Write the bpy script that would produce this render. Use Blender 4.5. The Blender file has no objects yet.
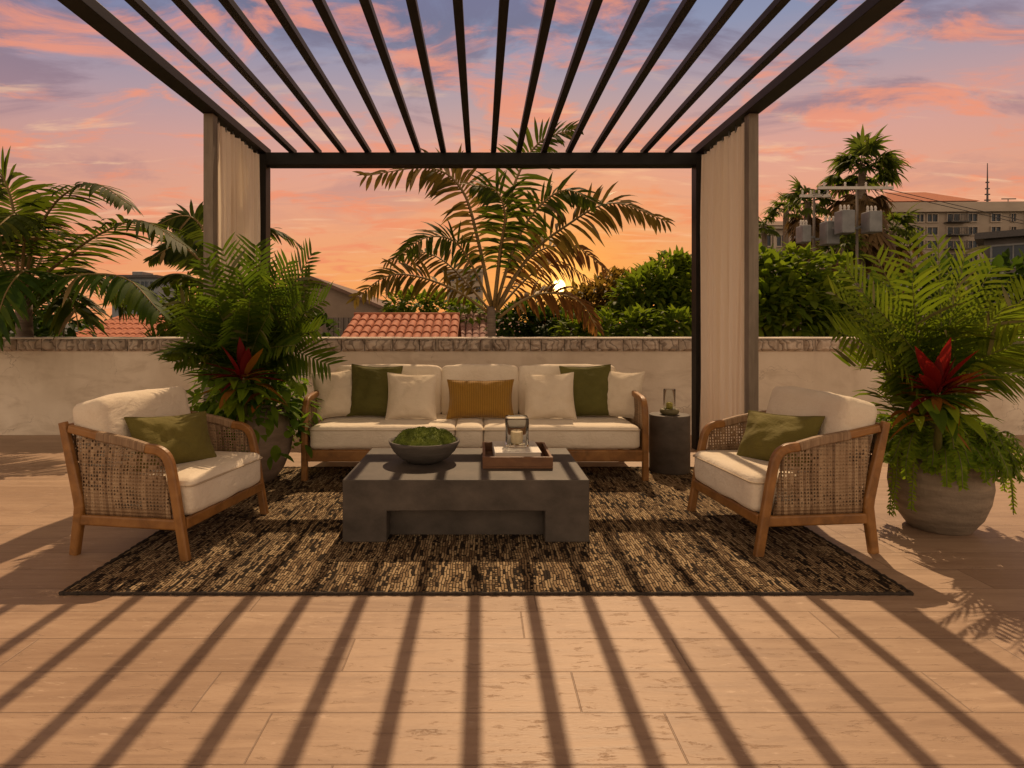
import bpy, bmesh, math, random
from mathutils import Vector, Matrix, noise as mnoise
R = math.radians
PI = math.pi
scene = bpy.context.scene
COL = scene.collection
FPX, CX, HY, CH = 600.0, 481.0, 330.0, 1.25     # lens in pixels, vanishing point, camera height


def at(px, py, Y):
    """point of the place seen at a pixel, at a chosen distance"""
    return Vector(((px - CX) / FPX * Y, Y, CH + (HY - py) / FPX * Y))


def lin(r, g, b):
    f = lambda c: (c / 255 / 12.92) if c / 255 <= .04045 else ((c / 255 + .055) / 1.055) ** 2.4
    return (f(r), f(g), f(b), 1.0)


# ------------------------------------------------------------------ materials
class NT:
    def __init__(s, tree):
        s.t = tree

    def n(s, typ, ins=None, **props):
        nd = s.t.nodes.new(typ)
        for k, v in props.items():
            setattr(nd, k, v)
        for k, v in (ins or {}).items():
            s.put(nd.inputs[k], v)
        return nd

    def put(s, sock, v):
        if isinstance(v, bpy.types.NodeSocket):
            s.t.links.new(v, sock)
        elif v is not None:
            try:
                sock.default_value = v
            except Exception:
                sock.default_value = tuple(v) + (1,) * (4 - len(v))

    def m(s, op, a, b=None, c=None, clamp=False):
        nd = s.n('ShaderNodeMath', operation=op, use_clamp=clamp)
        for i, v in enumerate((a, b, c)):
            if v is not None:
                s.put(nd.inputs[i], v)
        return nd.outputs[0]

    def vm(s, op, a, b=None):
        nd = s.n('ShaderNodeVectorMath', operation=op)
        s.put(nd.inputs[0], a)
        if b is not None:
            s.put(nd.inputs[1], b)
        return nd.outputs['Value' if op in ('DOT_PRODUCT', 'LENGTH') else 0]

    def xyz(s, v):
        nd = s.n('ShaderNodeSeparateXYZ', {0: v})
        return nd.outputs

    def comb(s, x=0., y=0., z=0.):
        return s.n('ShaderNodeCombineXYZ', {0: x, 1: y, 2: z}).outputs[0]

    def noise(s, vec, scale=5., detail=4., rough=.55, dist=0., out=0):
        return s.n('ShaderNodeTexNoise', {'Vector': vec, 'Scale': scale, 'Detail': detail, 'Roughness': rough,
                                          'Distortion': dist}).outputs[out]

    def white(s, vec):
        return s.n('ShaderNodeTexWhiteNoise', {'Vector': vec}, noise_dimensions='3D').outputs[0]

    def ramp(s, fac, stops, interp='LINEAR'):
        nd = s.n('ShaderNodeValToRGB', {0: fac})
        cr = nd.color_ramp
        cr.interpolation = interp
        while len(cr.elements) < len(stops):
            cr.elements.new(.5)
        for e, (p, c) in zip(cr.elements, stops):
            e.position = p
            e.color = tuple(c) if len(c) == 4 else tuple(c) + (1,)
        return nd.outputs[0]

    def mix(s, fac, a, b, blend='MIX'):
        nd = s.n('ShaderNodeMix', data_type='RGBA', blend_type=blend)
        s.put(nd.inputs[0], fac)
        s.put(nd.inputs[6], a)
        s.put(nd.inputs[7], b)
        return nd.outputs[2]

    def step(s, v, lo, hi):
        return s.n('ShaderNodeMapRange', {0: v, 1: lo, 2: hi, 3: 0., 4: 1.}, interpolation_type='SMOOTHSTEP').outputs[0]


def material(name, fn):
    m = bpy.data.materials.new(name)
    m.use_nodes = True
    t = NT(m.node_tree)
    m.node_tree.nodes.clear()
    out = t.n('ShaderNodeOutputMaterial')
    bs = t.n('ShaderNodeBsdfPrincipled')
    t.put(out.inputs[0], bs.outputs[0])
    fn(t, bs, out)
    return m


def objc(t):
    return t.n('ShaderNodeTexCoord').outputs['Object']


def bump(t, bs, h, strength=.3, dist=.01):
    b = t.n('ShaderNodeBump', {'Height': h, 'Strength': strength, 'Distance': dist})
    t.put(bs.inputs['Normal'], b.outputs[0])


def simple(name, c1, c2, rough=.7, scale=(6, 6, 6), detail=5, metal=0., bstr=.2, bdist=.004, lo=.3, hi=.7, spec=.5, sheen=0., fine=0.):
    def fn(t, bs, out):
        v = t.vm('MULTIPLY', objc(t), scale)
        n = t.noise(v, 1., detail, .6)
        c = t.ramp(n, [(lo, c1), (hi, c2)])
        t.put(bs.inputs['Base Color'], c)
        bs.inputs['Roughness'].default_value = rough
        bs.inputs['Metallic'].default_value = metal
        bs.inputs['Specular IOR Level'].default_value = spec
        if sheen:
            bs.inputs['Sheen Weight'].default_value = sheen
            bs.inputs['Sheen Roughness'].default_value = .4
        h = n
        if fine:
            h = t.m('ADD', n, t.m('MULTIPLY', t.noise(objc(t), fine, 2, .6), .8))
        bump(t, bs, h, bstr, bdist)
    return material(name, fn)


def floor_fn(t, bs, out):
    p = t.xyz(objc(t))
    W, L = .235, 1.28
    yy = t.m('DIVIDE', t.m('SUBTRACT', p[1], .08), W)
    row = t.m('FLOOR', yy)
    r1 = t.white(t.comb(row, 3.3, 0.))
    xx = t.m('ADD', t.m('DIVIDE', p[0], L), t.m('MULTIPLY', r1, 7.))
    colm = t.m('FLOOR', xx)
    idn = t.white(t.comb(row, colm, 1.7))
    fx = t.m('MULTIPLY', t.m('PINGPONG', xx, .5), L)
    fy = t.m('MULTIPLY', t.m('PINGPONG', yy, .5), W)
    edge = t.m('MINIMUM', fx, fy)
    joint = t.m('SUBTRACT', 1., t.step(edge, .0012, .0040))
    g = t.comb(t.m('ADD', t.m('MULTIPLY', p[0], 1.7), t.m('MULTIPLY', idn, 31.)), t.m('MULTIPLY', p[1], 16.), idn)
    grain = t.noise(g, 1., 6, .62, 1.1)
    big = t.noise(t.comb(p[0], p[1], 0.), 1.1, 4, .6)
    fine = t.noise(t.vm('MULTIPLY', objc(t), (30, 150, 1)), 1., 3, .6)
    c = t.ramp(grain, [(.22, (.18, .112, .072)), (.48, (.335, .225, .149)), (.78, (.46, .332, .232))])
    c = t.mix(.36, c, t.ramp(idn, [(0, (.25, .162, .11)), (1, (.48, .345, .25))]))
    c = t.mix(t.m('MULTIPLY', t.step(big, .35, .75), .30), c, (.29, .195, .14, 1))
    c = t.mix(t.m('MULTIPLY', t.step(fine, .55, .8), .45), c, (.22, .14, .095, 1))
    pit = t.noise(t.comb(t.m('MULTIPLY', p[0], 9.), t.m('MULTIPLY', p[1], 34.), idn), 1., 5, .7, .5)
    c = t.mix(t.m('MULTIPLY', t.step(pit, .60, .70), .30), c, (.17, .105, .07, 1))
    c = t.mix(t.m('MULTIPLY', t.m('SUBTRACT', 1., t.step(pit, .30, .40)), .45), c, (.60, .46, .35, 1))
    blot = t.noise(t.comb(t.m('MULTIPLY', p[0], 2.3), t.m('MULTIPLY', p[1], 4.), 4.), 1., 5, .6, 1.)
    c = t.mix(t.m('MULTIPLY', t.step(blot, .5, .72), .35), c, (.25, .155, .10, 1))
    c = t.mix(t.m('MULTIPLY', joint, .5), c, (.12, .08, .055, 1))
    t.put(bs.inputs['Base Color'], c)
    t.put(bs.inputs['Roughness'], t.n('ShaderNodeMapRange', {0: grain, 3: .42, 4: .62}).outputs[0])
    h = t.m('SUBTRACT', t.m('ADD', t.m('MULTIPLY', grain, .45), t.m('MULTIPLY', fine, .3)), t.m('ADD', t.m('MULTIPLY', joint, .9), t.m('MULTIPLY', t.step(pit, .58, .68), .5)))
    bump(t, bs, h, .6, .005)


def plaster_fn(t, bs, out):
    o = objc(t)
    p = t.xyz(o)
    n = t.noise(o, 1.3, 6, .62)
    st = t.noise(t.comb(t.m('MULTIPLY', p[0], 3.), 0., t.m('MULTIPLY', p[2], .5)), 1., 5, .6)
    c = t.ramp(n, [(.3, (.58, .50, .40)), (.7, (.76, .68, .57))])
    c = t.mix(t.m('MULTIPLY', t.step(st, .5, .75), .35), c, (.44, .36, .28, 1))
    t.put(bs.inputs['Base Color'], c)
    bl = t.noise(t.vm('MULTIPLY', o, (.8, 1, 2.2)), 2.3, 7, .65, .6)
    c = t.mix(t.m('MULTIPLY', t.step(bl, .48, .66), .40), c, (.42, .335, .25, 1))
    vd = t.n('ShaderNodeTexVoronoi', {'Vector': t.vm('ADD', o, t.vm('MULTIPLY', t.noise(o, 3., 5, .6, 0., 1), (.5, .5, .5))), 'Scale': 1.1}, feature='DISTANCE_TO_EDGE').outputs['Distance']
    crack = t.m('MULTIPLY', t.m('SUBTRACT', 1., t.step(vd, .001, .006)), t.step(n, .48, .6))
    c = t.mix(t.m('MULTIPLY', crack, .6), c, (.2, .15, .11, 1))
    t.put(bs.inputs['Base Color'], c)
    bs.inputs['Roughness'].default_value = .9
    bump(t, bs, t.m('ADD', t.noise(o, 30, 4, .6), t.m('MULTIPLY', n, 2.)), .25, .006)


def coping_fn(t, bs, out):
    o = objc(t)
    n = t.noise(o, 7, 6, .65, .6)
    v = t.n('ShaderNodeTexWave', {'Vector': o, 'Scale': 3.2, 'Distortion': 14., 'Detail': 2., 'Detail Scale': 1.4}).outputs[1]
    rnd = t.n('ShaderNodeNewGeometry').outputs['Random Per Island']
    c = t.ramp(n, [(.3, (.30, .24, .19)), (.55, (.56, .47, .385)), (.75, (.70, .61, .51))])
    c = t.mix(t.m('MULTIPLY', t.m('SUBTRACT', 1., t.step(v, .04, .2)), .7), c, (.07, .05, .04, 1))
    c = t.mix(.3, c, t.ramp(rnd, [(0, (.14, .11, .09)), (1, (.5, .43, .36))]))
    t.put(bs.inputs['Base Color'], c)
    bs.inputs['Roughness'].default_value = .9
    bump(t, bs, t.m('ADD', n, t.m('MULTIPLY', v, .5)), .9, .02)


def wood_fn(c1, c2, c3, rough=.45, axis=(3, 3, 24)):
    def fn(t, bs, out):
        o = t.vm('MULTIPLY', objc(t), axis)
        n = t.noise(o, 1., 6, .65, .8)
        n2 = t.noise(objc(t), 5., 3)
        c = t.ramp(n, [(.25, c1), (.5, c2), (.75, c3)])
        c = t.mix(t.m('MULTIPLY', t.step(n2, .45, .75), .35), c, c1 + (1,))
        t.put(bs.inputs['Base Color'], c)
        bs.inputs['Roughness'].default_value = rough
        bump(t, bs, n, .25, .003)
    return fn


def weave_fn(open_):
    # u runs along the panel (local y), v up (local z)
    def fn(t, bs, out):
        o = objc(t)
        p = t.xyz(o)
        n = t.noise(o, 9., 3)
        jit = t.m('MULTIPLY', t.m('SUBTRACT', n, .5), .010)
        u = t.m('DIVIDE', t.m('ADD', t.m('ADD', p[1], p[0]), jit), .019)
        v = t.m('DIVIDE', t.m('ADD', p[2], jit), .019)
        a = t.m('PINGPONG', u, .5)
        b = t.m('PINGPONG', v, .5)
        patch = t.noise(t.vm('MULTIPLY', o, (4, 4, 6)), 1., 3, .6)
        cell = t.white(t.comb(t.m('FLOOR', u), t.m('FLOOR', v), 0.))
        wid = t.n('ShaderNodeMapRange', {0: patch, 1: .40, 2: .64, 3: .15, 4: .46}).outputs[0]
        ha = t.m('GREATER_THAN', a, wid)
        hb = t.m('GREATER_THAN', b, t.m('MULTIPLY', wid, .85))
        hole = t.m('MULTIPLY', t.m('MULTIPLY', ha, hb), t.m('GREATER_THAN', cell, .22))
        hole = t.m('MULTIPLY', hole, t.m('GREATER_THAN', p[2], .275))
        strand = t.white(t.comb(t.m('FLOOR', u), 0., 5.))
        c = t.ramp(t.m('ADD', t.m('MULTIPLY', strand, .5), t.m('MULTIPLY', n, .5)),
                   [(.2, (.15, .088, .045)), (.5, (.27, .175, .10)), (.8, (.40, .28, .17))])
        t.put(bs.inputs['Base Color'], c)
        bs.inputs['Roughness'].default_value = .7
        bump(t, bs, t.m('ADD', a, b), .8, .006)
        tr = t.n('ShaderNodeBsdfTransparent')
        mx = t.n('ShaderNodeMixShader')
        t.put(mx.inputs[0], t.m('MULTIPLY', hole, open_))
        t.put(mx.inputs[1], bs.outputs[0])
        t.put(mx.inputs[2], tr.outputs[0])
        t.put(out.inputs[0], mx.outputs[0])
    return fn


def cloth_fn(c1, c2, rough=.9, weave=420., sheen=.15, stripe=0.):
    def fn(t, bs, out):
        o = objc(t)
        n = t.noise(o, 3.5, 4)
        f = t.noise(t.vm('MULTIPLY', o, (weave, weave, weave * .4)), 1., 2, .6)
        c = t.ramp(n, [(.3, c1), (.7, c2)])
        c = t.mix(.18, c, t.ramp(f, [(.3, tuple(x * .55 for x in c1)), (.7, c2)]))
        w1 = t.noise(o, 7., 4, .55, 1.6)
        w2 = t.noise(t.vm('MULTIPLY', o, (5., 9., 14.)), 1., 3, .55, 2.2)
        h = t.m('ADD', t.m('MULTIPLY', f, .12), t.m('ADD', t.m('MULTIPLY', w1, 1.6), t.m('MULTIPLY', w2, 1.1)))
        if stripe:
            p = t.xyz(o)
            s = t.m('PINGPONG', t.m('MULTIPLY', p[0], stripe), .5)
            c = t.mix(t.m('MULTIPLY', t.step(s, .1, .3), .4), tuple(x * .5 for x in c1) + (1,), c)
            h = t.m('ADD', t.m('MULTIPLY', s, 1.5), h)
        t.put(bs.inputs['Base Color'], c)
        bs.inputs['Roughness'].default_value = rough
        bs.inputs['Specular IOR Level'].default_value = .2
        bs.inputs['Sheen Weight'].default_value = sheen
        bump(t, bs, h, .42, .012)
    return fn


def rug_fn(t, bs, out):
    o = objc(t)
    p = t.xyz(o)
    wob = t.m('MULTIPLY', t.m('SUBTRACT', t.noise(o, 7., 4), .5), .035)
    cu = t.m('DIVIDE', t.m('ADD', p[0], wob), .0145)
    colm = t.m('FLOOR', cu)
    r = t.white(t.comb(colm, 0., 2.))
    r2 = t.white(t.comb(colm, 9., 4.))
    seglen = t.n('ShaderNodeMapRange', {0: r2, 3: .018, 4: .13}).outputs[0]
    sv = t.m('ADD', t.m('DIVIDE', p[1], seglen), t.m('MULTIPLY', r, 50.))
    seg = t.m('FLOOR', sv)
    idn = t.white(t.comb(colm, seg, 7.))
    fx = t.m('PINGPONG', cu, .5)
    fy = t.m('MULTIPLY', t.m('PINGPONG', sv, .5), seglen)
    gapx = t.m('SUBTRACT', 1., t.step(fx, .06, .17))
    gapy = t.m('SUBTRACT', 1., t.step(fy, .002, .006))
    gap = t.m('MAXIMUM', gapx, gapy)
    big = t.noise(t.vm('MULTIPLY', o, (7., 5., 1)), 1., 4, .65)
    band = t.noise(t.vm('MULTIPLY', o, (9., .7, 1)), 1., 2, .5)
    dark = t.m('GREATER_THAN', t.m('ADD', t.m('ADD', t.m('MULTIPLY', big, .62), t.m('MULTIPLY', band, .22)), t.m('MULTIPLY', t.white(t.comb(seg, colm, 3.)), .62)), .93)
    c = t.ramp(idn, [(0, (.09, .058, .034)), (.25, (.175, .118, .068)), (.55, (.27, .19, .11)), (.8, (.37, .275, .165))])
    c = t.mix(t.m('MULTIPLY', t.step(band, .50, .7), .45), c, (.15, .115, .075, 1))
    c = t.mix(dark, c, (.026, .019, .014, 1))
    c = t.mix(t.m('MULTIPLY', gap, .93), c, (.018, .013, .01, 1))
    t.put(bs.inputs['Base Color'], c)
    bs.inputs['Roughness'].default_value = .9
    bs.inputs['Specular IOR Level'].default_value = .08
    h = t.m('SUBTRACT', t.m('ADD', fx, t.m('MULTIPLY', idn, .25)), t.m('ADD', gap, t.m('MULTIPLY', dark, .25)))
    bump(t, bs, h, .8, .008)


def leaf_mat(name, c1, c2, c3=None, trans=.35, rough=.55, tcol=None):
    m = bpy.data.materials.new(name)
    m.use_nodes = True
    t = NT(m.node_tree)
    m.node_tree.nodes.clear()
    out = t.n('ShaderNodeOutputMaterial')
    rnd = t.n('ShaderNodeNewGeometry').outputs['Random Per Island']
    big = t.noise(objc(t), 5., 5)
    f = t.m('ADD', t.m('MULTIPLY', rnd, .65), t.m('MULTIPLY', big, .4))
    st = [(.15, c1), (.6, c2)] + ([(.93, c3)] if c3 else [])
    c = t.ramp(f, st)
    bs = t.n('ShaderNodeBsdfPrincipled', {'Base Color': c, 'Roughness': rough})
    bs.inputs['Specular IOR Level'].default_value = .12
    bump(t, bs, t.noise(objc(t), 40., 2), .15, .004)
    tr = t.n('ShaderNodeBsdfTranslucent', {'Color': t.mix(.6, c, tcol or (c2[0] * 3.3, c2[1] * 3.0, c2[2] * 1.4, 1))})
    mx = t.n('ShaderNodeMixShader', {0: trans, 1: bs.outputs[0], 2: tr.outputs[0]})
    t.put(out.inputs[0], mx.outputs[0])
    return m


def curtain_fn(t, bs, out):
    o = objc(t)
    p = t.xyz(o)
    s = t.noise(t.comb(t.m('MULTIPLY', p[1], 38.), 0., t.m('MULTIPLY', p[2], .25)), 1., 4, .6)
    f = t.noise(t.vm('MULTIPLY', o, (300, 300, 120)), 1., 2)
    c = t.ramp(s, [(.30, (.58, .47, .36)), (.46, (.85, .78, .67)), (.72, (.90, .85, .76))])  # vertical streaks, contrast raised in the colour to stand in for pleat shading
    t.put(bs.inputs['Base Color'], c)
    bs.inputs['Roughness'].default_value = .95
    bs.inputs['Specular IOR Level'].default_value = .1
    bump(t, bs, f, .2, .002)
    tr = t.n('ShaderNodeBsdfTranslucent', {'Color': t.mix(.6, c, (.92, .82, .66, 1))})
    mx = t.n('ShaderNodeMixShader', {0: .48, 1: bs.outputs[0], 2: tr.outputs[0]})
    t.put(out.inputs[0], mx.outputs[0])


def glass_fn(t, bs, out):
    bs.inputs['Base Color'].default_value = (.95, .97, .95, 1)
    bs.inputs['Roughness'].default_value = .03
    bs.inputs['Transmission Weight'].default_value = 1.
    bs.inputs['IOR'].default_value = 1.2


def pane_fn(t, bs, out):
    rnd = t.n('ShaderNodeObjectInfo').outputs['Random']
    t.put(bs.inputs['Base Color'], t.ramp(rnd, [(0, (.012, .02, .035)), (1, (.04, .06, .09))]))
    bs.inputs['Roughness'].default_value = .25
    bs.inputs['Specular IOR Level'].default_value = .25


M = {}
M['floor'] = material('terrace_tile', floor_fn)
M['plaster'] = material('aged_plaster', plaster_fn)
M['coping'] = material('coping_stone', coping_fn)
M['cap'] = simple('cap_mortar', (.58, .52, .45), (.78, .72, .64), .85, (5, 5, 5))
M['black'] = simple('black_metal', (.006, .0055, .005), (.014, .012, .011), .5, (4, 4, 4), spec=.25, bstr=.06)
M['taupe'] = material('taupe_timber', wood_fn((.15, .125, .10), (.22, .185, .15), (.28, .24, .20), .7, (20, 20, 2)))
M['teak'] = material('oiled_teak', wood_fn((.12, .052, .014), (.245, .110, .028), (.35, .17, .05), .42, (8, 8, 8)))
M['walnut'] = material('walnut_tray', wood_fn((.075, .030, .011), (.145, .062, .023), (.21, .10, .04), .45, (4, 30, 10)))
M['weave'] = material('woven_cane', weave_fn(1.))
M['weave_dark'] = material('woven_rope_dark', weave_fn(0.))
M['wrap'] = simple('cane_wrap', (.16, .095, .05), (.34, .23, .14), .7, (6, 90, 6), bstr=.5)
M['linen'] = material('cream_linen', cloth_fn((.70, .61, .49), (.80, .72, .60)))
M['linen2'] = material('oat_linen', cloth_fn((.65, .55, .42), (.76, .67, .54)))
M['seam'] = simple('seam_cord', (.40, .32, .23), (.48, .39, .29), .9, (9, 9, 9))
M['olive'] = material('olive_velvet', cloth_fn((.115, .098, .022), (.175, .150, .038), .85, 300, .04))
M['olive2'] = material('moss_velvet', cloth_fn((.085, .080, .019), (.135, .126, .033), .85, 300, .04))
M['mustard'] = material('mustard_stripe', cloth_fn((.43, .225, .030), (.56, .315, .055), .85, 300, .25, 62.))
M['concrete'] = simple('charcoal_concrete', (.025, .0195, .0155), (.098, .080, .066), .62, (4.2, 4.2, 6.), 10, bstr=.25, fine=60., lo=.28, hi=.72)
M['concrete2'] = simple('drum_concrete', (.055, .044, .036), (.125, .104, .087), .7, (4, 4, 7), 7, bstr=.2, fine=50.)
M['bowl'] = simple('bowl_stone', (.045, .039, .034), (.105, .093, .082), .75, (5, 5, 40), 6, bstr=.35, fine=80.)
M['moss'] = simple('green_moss', (.055, .085, .008), (.17, .22, .025), .95, (22, 22, 22), 6, bstr=.8, bdist=.015, fine=160.)
M['book'] = simple('book_cover', (.58, .56, .52), (.68, .65, .60), .6)
M['pages'] = simple('book_pages', (.45, .40, .33), (.6, .54, .46), .9, (3, 3, 300))
M['glass'] = material('clear_glass', glass_fn)
M['wax'] = simple('candle_wax', (.60, .48, .30), (.68, .56, .38), .5)
M['wax2'] = simple('yellow_wax', (.42, .36, .06), (.5, .44, .1), .5)
M['wick'] = simple('wick', (.02, .02, .02), (.04, .03, .03), .9)
M['dish'] = simple('olive_stone_dish', (.10, .09, .04), (.19, .165, .08), .6, (8, 8, 8))
M['rug'] = material('braided_rug', rug_fn)
M['rugedge'] = simple('rug_binding', (.012, .01, .008), (.05, .035, .025), .95, (60, 60, 10), bstr=.6)
M['pot'] = simple('weathered_pot', (.12, .094, .07), (.31, .25, .19), .9, (3, 3, 16), 9, bstr=.7, bdist=.010, fine=50.)
M['pot_dark'] = simple('brown_pot', (.17, .12, .088), (.34, .25, .19), .8, (2.5, 2.5, 12), 8, bstr=.5, bdist=.008, fine=50.)
M['soil'] = simple('soil', (.02, .014, .009), (.05, .035, .022), .95, (30, 30, 30), bstr=.9)
M['areca'] = leaf_mat('areca_leaf', (0.0214, 0.0504, 0.0065), (0.0535, 0.0958, 0.0104), (0.1264, 0.1512, 0.0143), .5)
M['areca_yellow'] = leaf_mat('areca_leaf_yellow', (0.0320, 0.0675, 0.0060), (0.0759, 0.1172, 0.0108), (0.1598, 0.1803, 0.0180), .55)  # yellower, lighter leaf tone than the plain areca
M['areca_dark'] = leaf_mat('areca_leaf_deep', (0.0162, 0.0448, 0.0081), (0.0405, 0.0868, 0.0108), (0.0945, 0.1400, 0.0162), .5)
M['stem'] = simple('palm_stem', (.07, .09, .02), (.16, .15, .045), .6)
M['palmleaf'] = leaf_mat('palm_leaf', (0.0194, 0.0381, 0.0058), (0.0486, 0.0739, 0.0086), (0.1026, 0.1176, 0.0144), .5)
M['palmgold'] = leaf_mat('palm_leaf_olive', (0.0520, 0.0525, 0.0090), (0.1170, 0.1000, 0.0170), (0.2210, 0.1562, 0.0300), .55, tcol=(.30, .19, .04, 1))
M['palmrust'] = leaf_mat('palm_leaf_dry', (.09, .045, .012), (.17, .08, .02), (.26, .13, .03), .5, tcol=(.45, .2, .04, 1))
M['rib'] = simple('palm_rib', (.13, .09, .03), (.25, .17, .06), .6)
M['bark'] = simple('palm_bark', (.11, .085, .065), (.24, .19, .15), .9, (4, 4, 30), bstr=.7, bdist=.02)
M['red'] = leaf_mat('red_leaf', (.07, .005, .006), (.20, .012, .010), (.30, .035, .012), .3, .35, tcol=(.5, .03, .02, 1))
M['darkred'] = leaf_mat('dark_red_leaf', (.05, .005, .006), (.12, .010, .010), (.2, .03, .015), .3, tcol=(.3, .02, .02, 1))
M['orange'] = leaf_mat('orange_leaf', (.16, .05, .012), (.24, .11, .016), (.14, .13, .02), .4)
M['broad'] = leaf_mat('broad_leaf', (0.0405, 0.0840, 0.0090), (0.0945, 0.1680, 0.0162), (0.1890, 0.2660, 0.0270), .5)
M['fern'] = leaf_mat('fern_leaf', (0.0743, 0.1330, 0.0108), (0.1485, 0.2310, 0.0180), (0.2430, 0.3080, 0.0270), .5)
M['shrub'] = leaf_mat('shrub_leaf', (0.0324, 0.0644, 0.0081), (0.0878, 0.1400, 0.0144), (0.1890, 0.2240, 0.0225), .5)
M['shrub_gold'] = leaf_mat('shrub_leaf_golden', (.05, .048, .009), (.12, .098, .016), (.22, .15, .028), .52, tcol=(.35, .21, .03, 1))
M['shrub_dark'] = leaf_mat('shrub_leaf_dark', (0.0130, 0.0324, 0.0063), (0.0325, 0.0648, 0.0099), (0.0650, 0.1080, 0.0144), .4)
M['fan'] = leaf_mat('fan_leaf', (0.0270, 0.0504, 0.0108), (0.0675, 0.1008, 0.0180), (0.1350, 0.1540, 0.0270), .5)
M['dead'] = leaf_mat('dead_frond', (.075, .048, .022), (.14, .09, .04), (.2, .135, .065), .2)
M['twig'] = simple('twig', (.05, .035, .022), (.12, .085, .055), .9, (10, 10, 10))
M['tile'] = simple('terracotta_tile', (.30, .085, .042), (.50, .175, .09), .8, (7, 7, 7), bstr=.3)
M['tile2'] = simple('rose_tile', (.20, .105, .085), (.30, .165, .135), .85, (5, 5, 5), bstr=.3)
M['brownroof'] = simple('brown_roof', (.10, .062, .048), (.17, .105, .08), .85, (3, 30, 3), bstr=.4)
M['housewall'] = simple('house_wall', (.20, .155, .12), (.27, .21, .165), .9, (1.5, 1.5, 1.5))
M['board'] = simple('grey_board', (.10, .085, .075), (.18, .15, .13), .85, (30, 30, 1))
M['hotel'] = simple('hotel_render', (.27, .225, .185), (.35, .295, .245), .9, (.15, .15, .5))
M['hotel_trim'] = simple('hotel_trim', (.33, .28, .235), (.41, .35, .295), .85, (.3, .3, .3))
M['pane'] = material('window_glass', pane_fn)
M['frame_dark'] = simple('dark_frame', (.03, .03, .035), (.06, .055, .06), .5)
M['darkbuild'] = simple('dark_cladding', (.055, .05, .052), (.10, .09, .09), .6, (.6, .6, .6))
M['greymetal'] = simple('grey_painted_steel', (.12, .13, .145), (.20, .21, .225), .5, (2, 2, 2))
M['pole'] = simple('pole_timber', (.10, .085, .075), (.18, .155, .135), .85, (8, 8, 1))
M['pale'] = simple('pale_arm', (.45, .43, .42), (.58, .56, .54), .6)
M['wire'] = simple('wire', (.02, .02, .02), (.035, .035, .035), .6)
M['ground'] = simple('ground', (.045, .05, .025), (.12, .10, .07), .95, (.06, .06, .06), bstr=.1)
M['hill'] = simple('hill', (.055, .065, .07), (.085, .095, .10), .95, (.02, .02, .02), bstr=.1)
M['far'] = leaf_mat('far_leaf', (.018, .03, .012), (.04, .058, .02), (.07, .085, .028), .2)
M['slab'] = simple('terrace_slab', (.3, .26, .21), (.4, .35, .29), .9)
M['bluewall'] = simple('blue_grey_wall', (.16, .19, .23), (.23, .26, .30), .8, (.4, .4, .4))
M['palewall'] = simple('pale_wall', (.32, .26, .20), (.40, .33, .26), .9, (.3, .3, .3))


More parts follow.
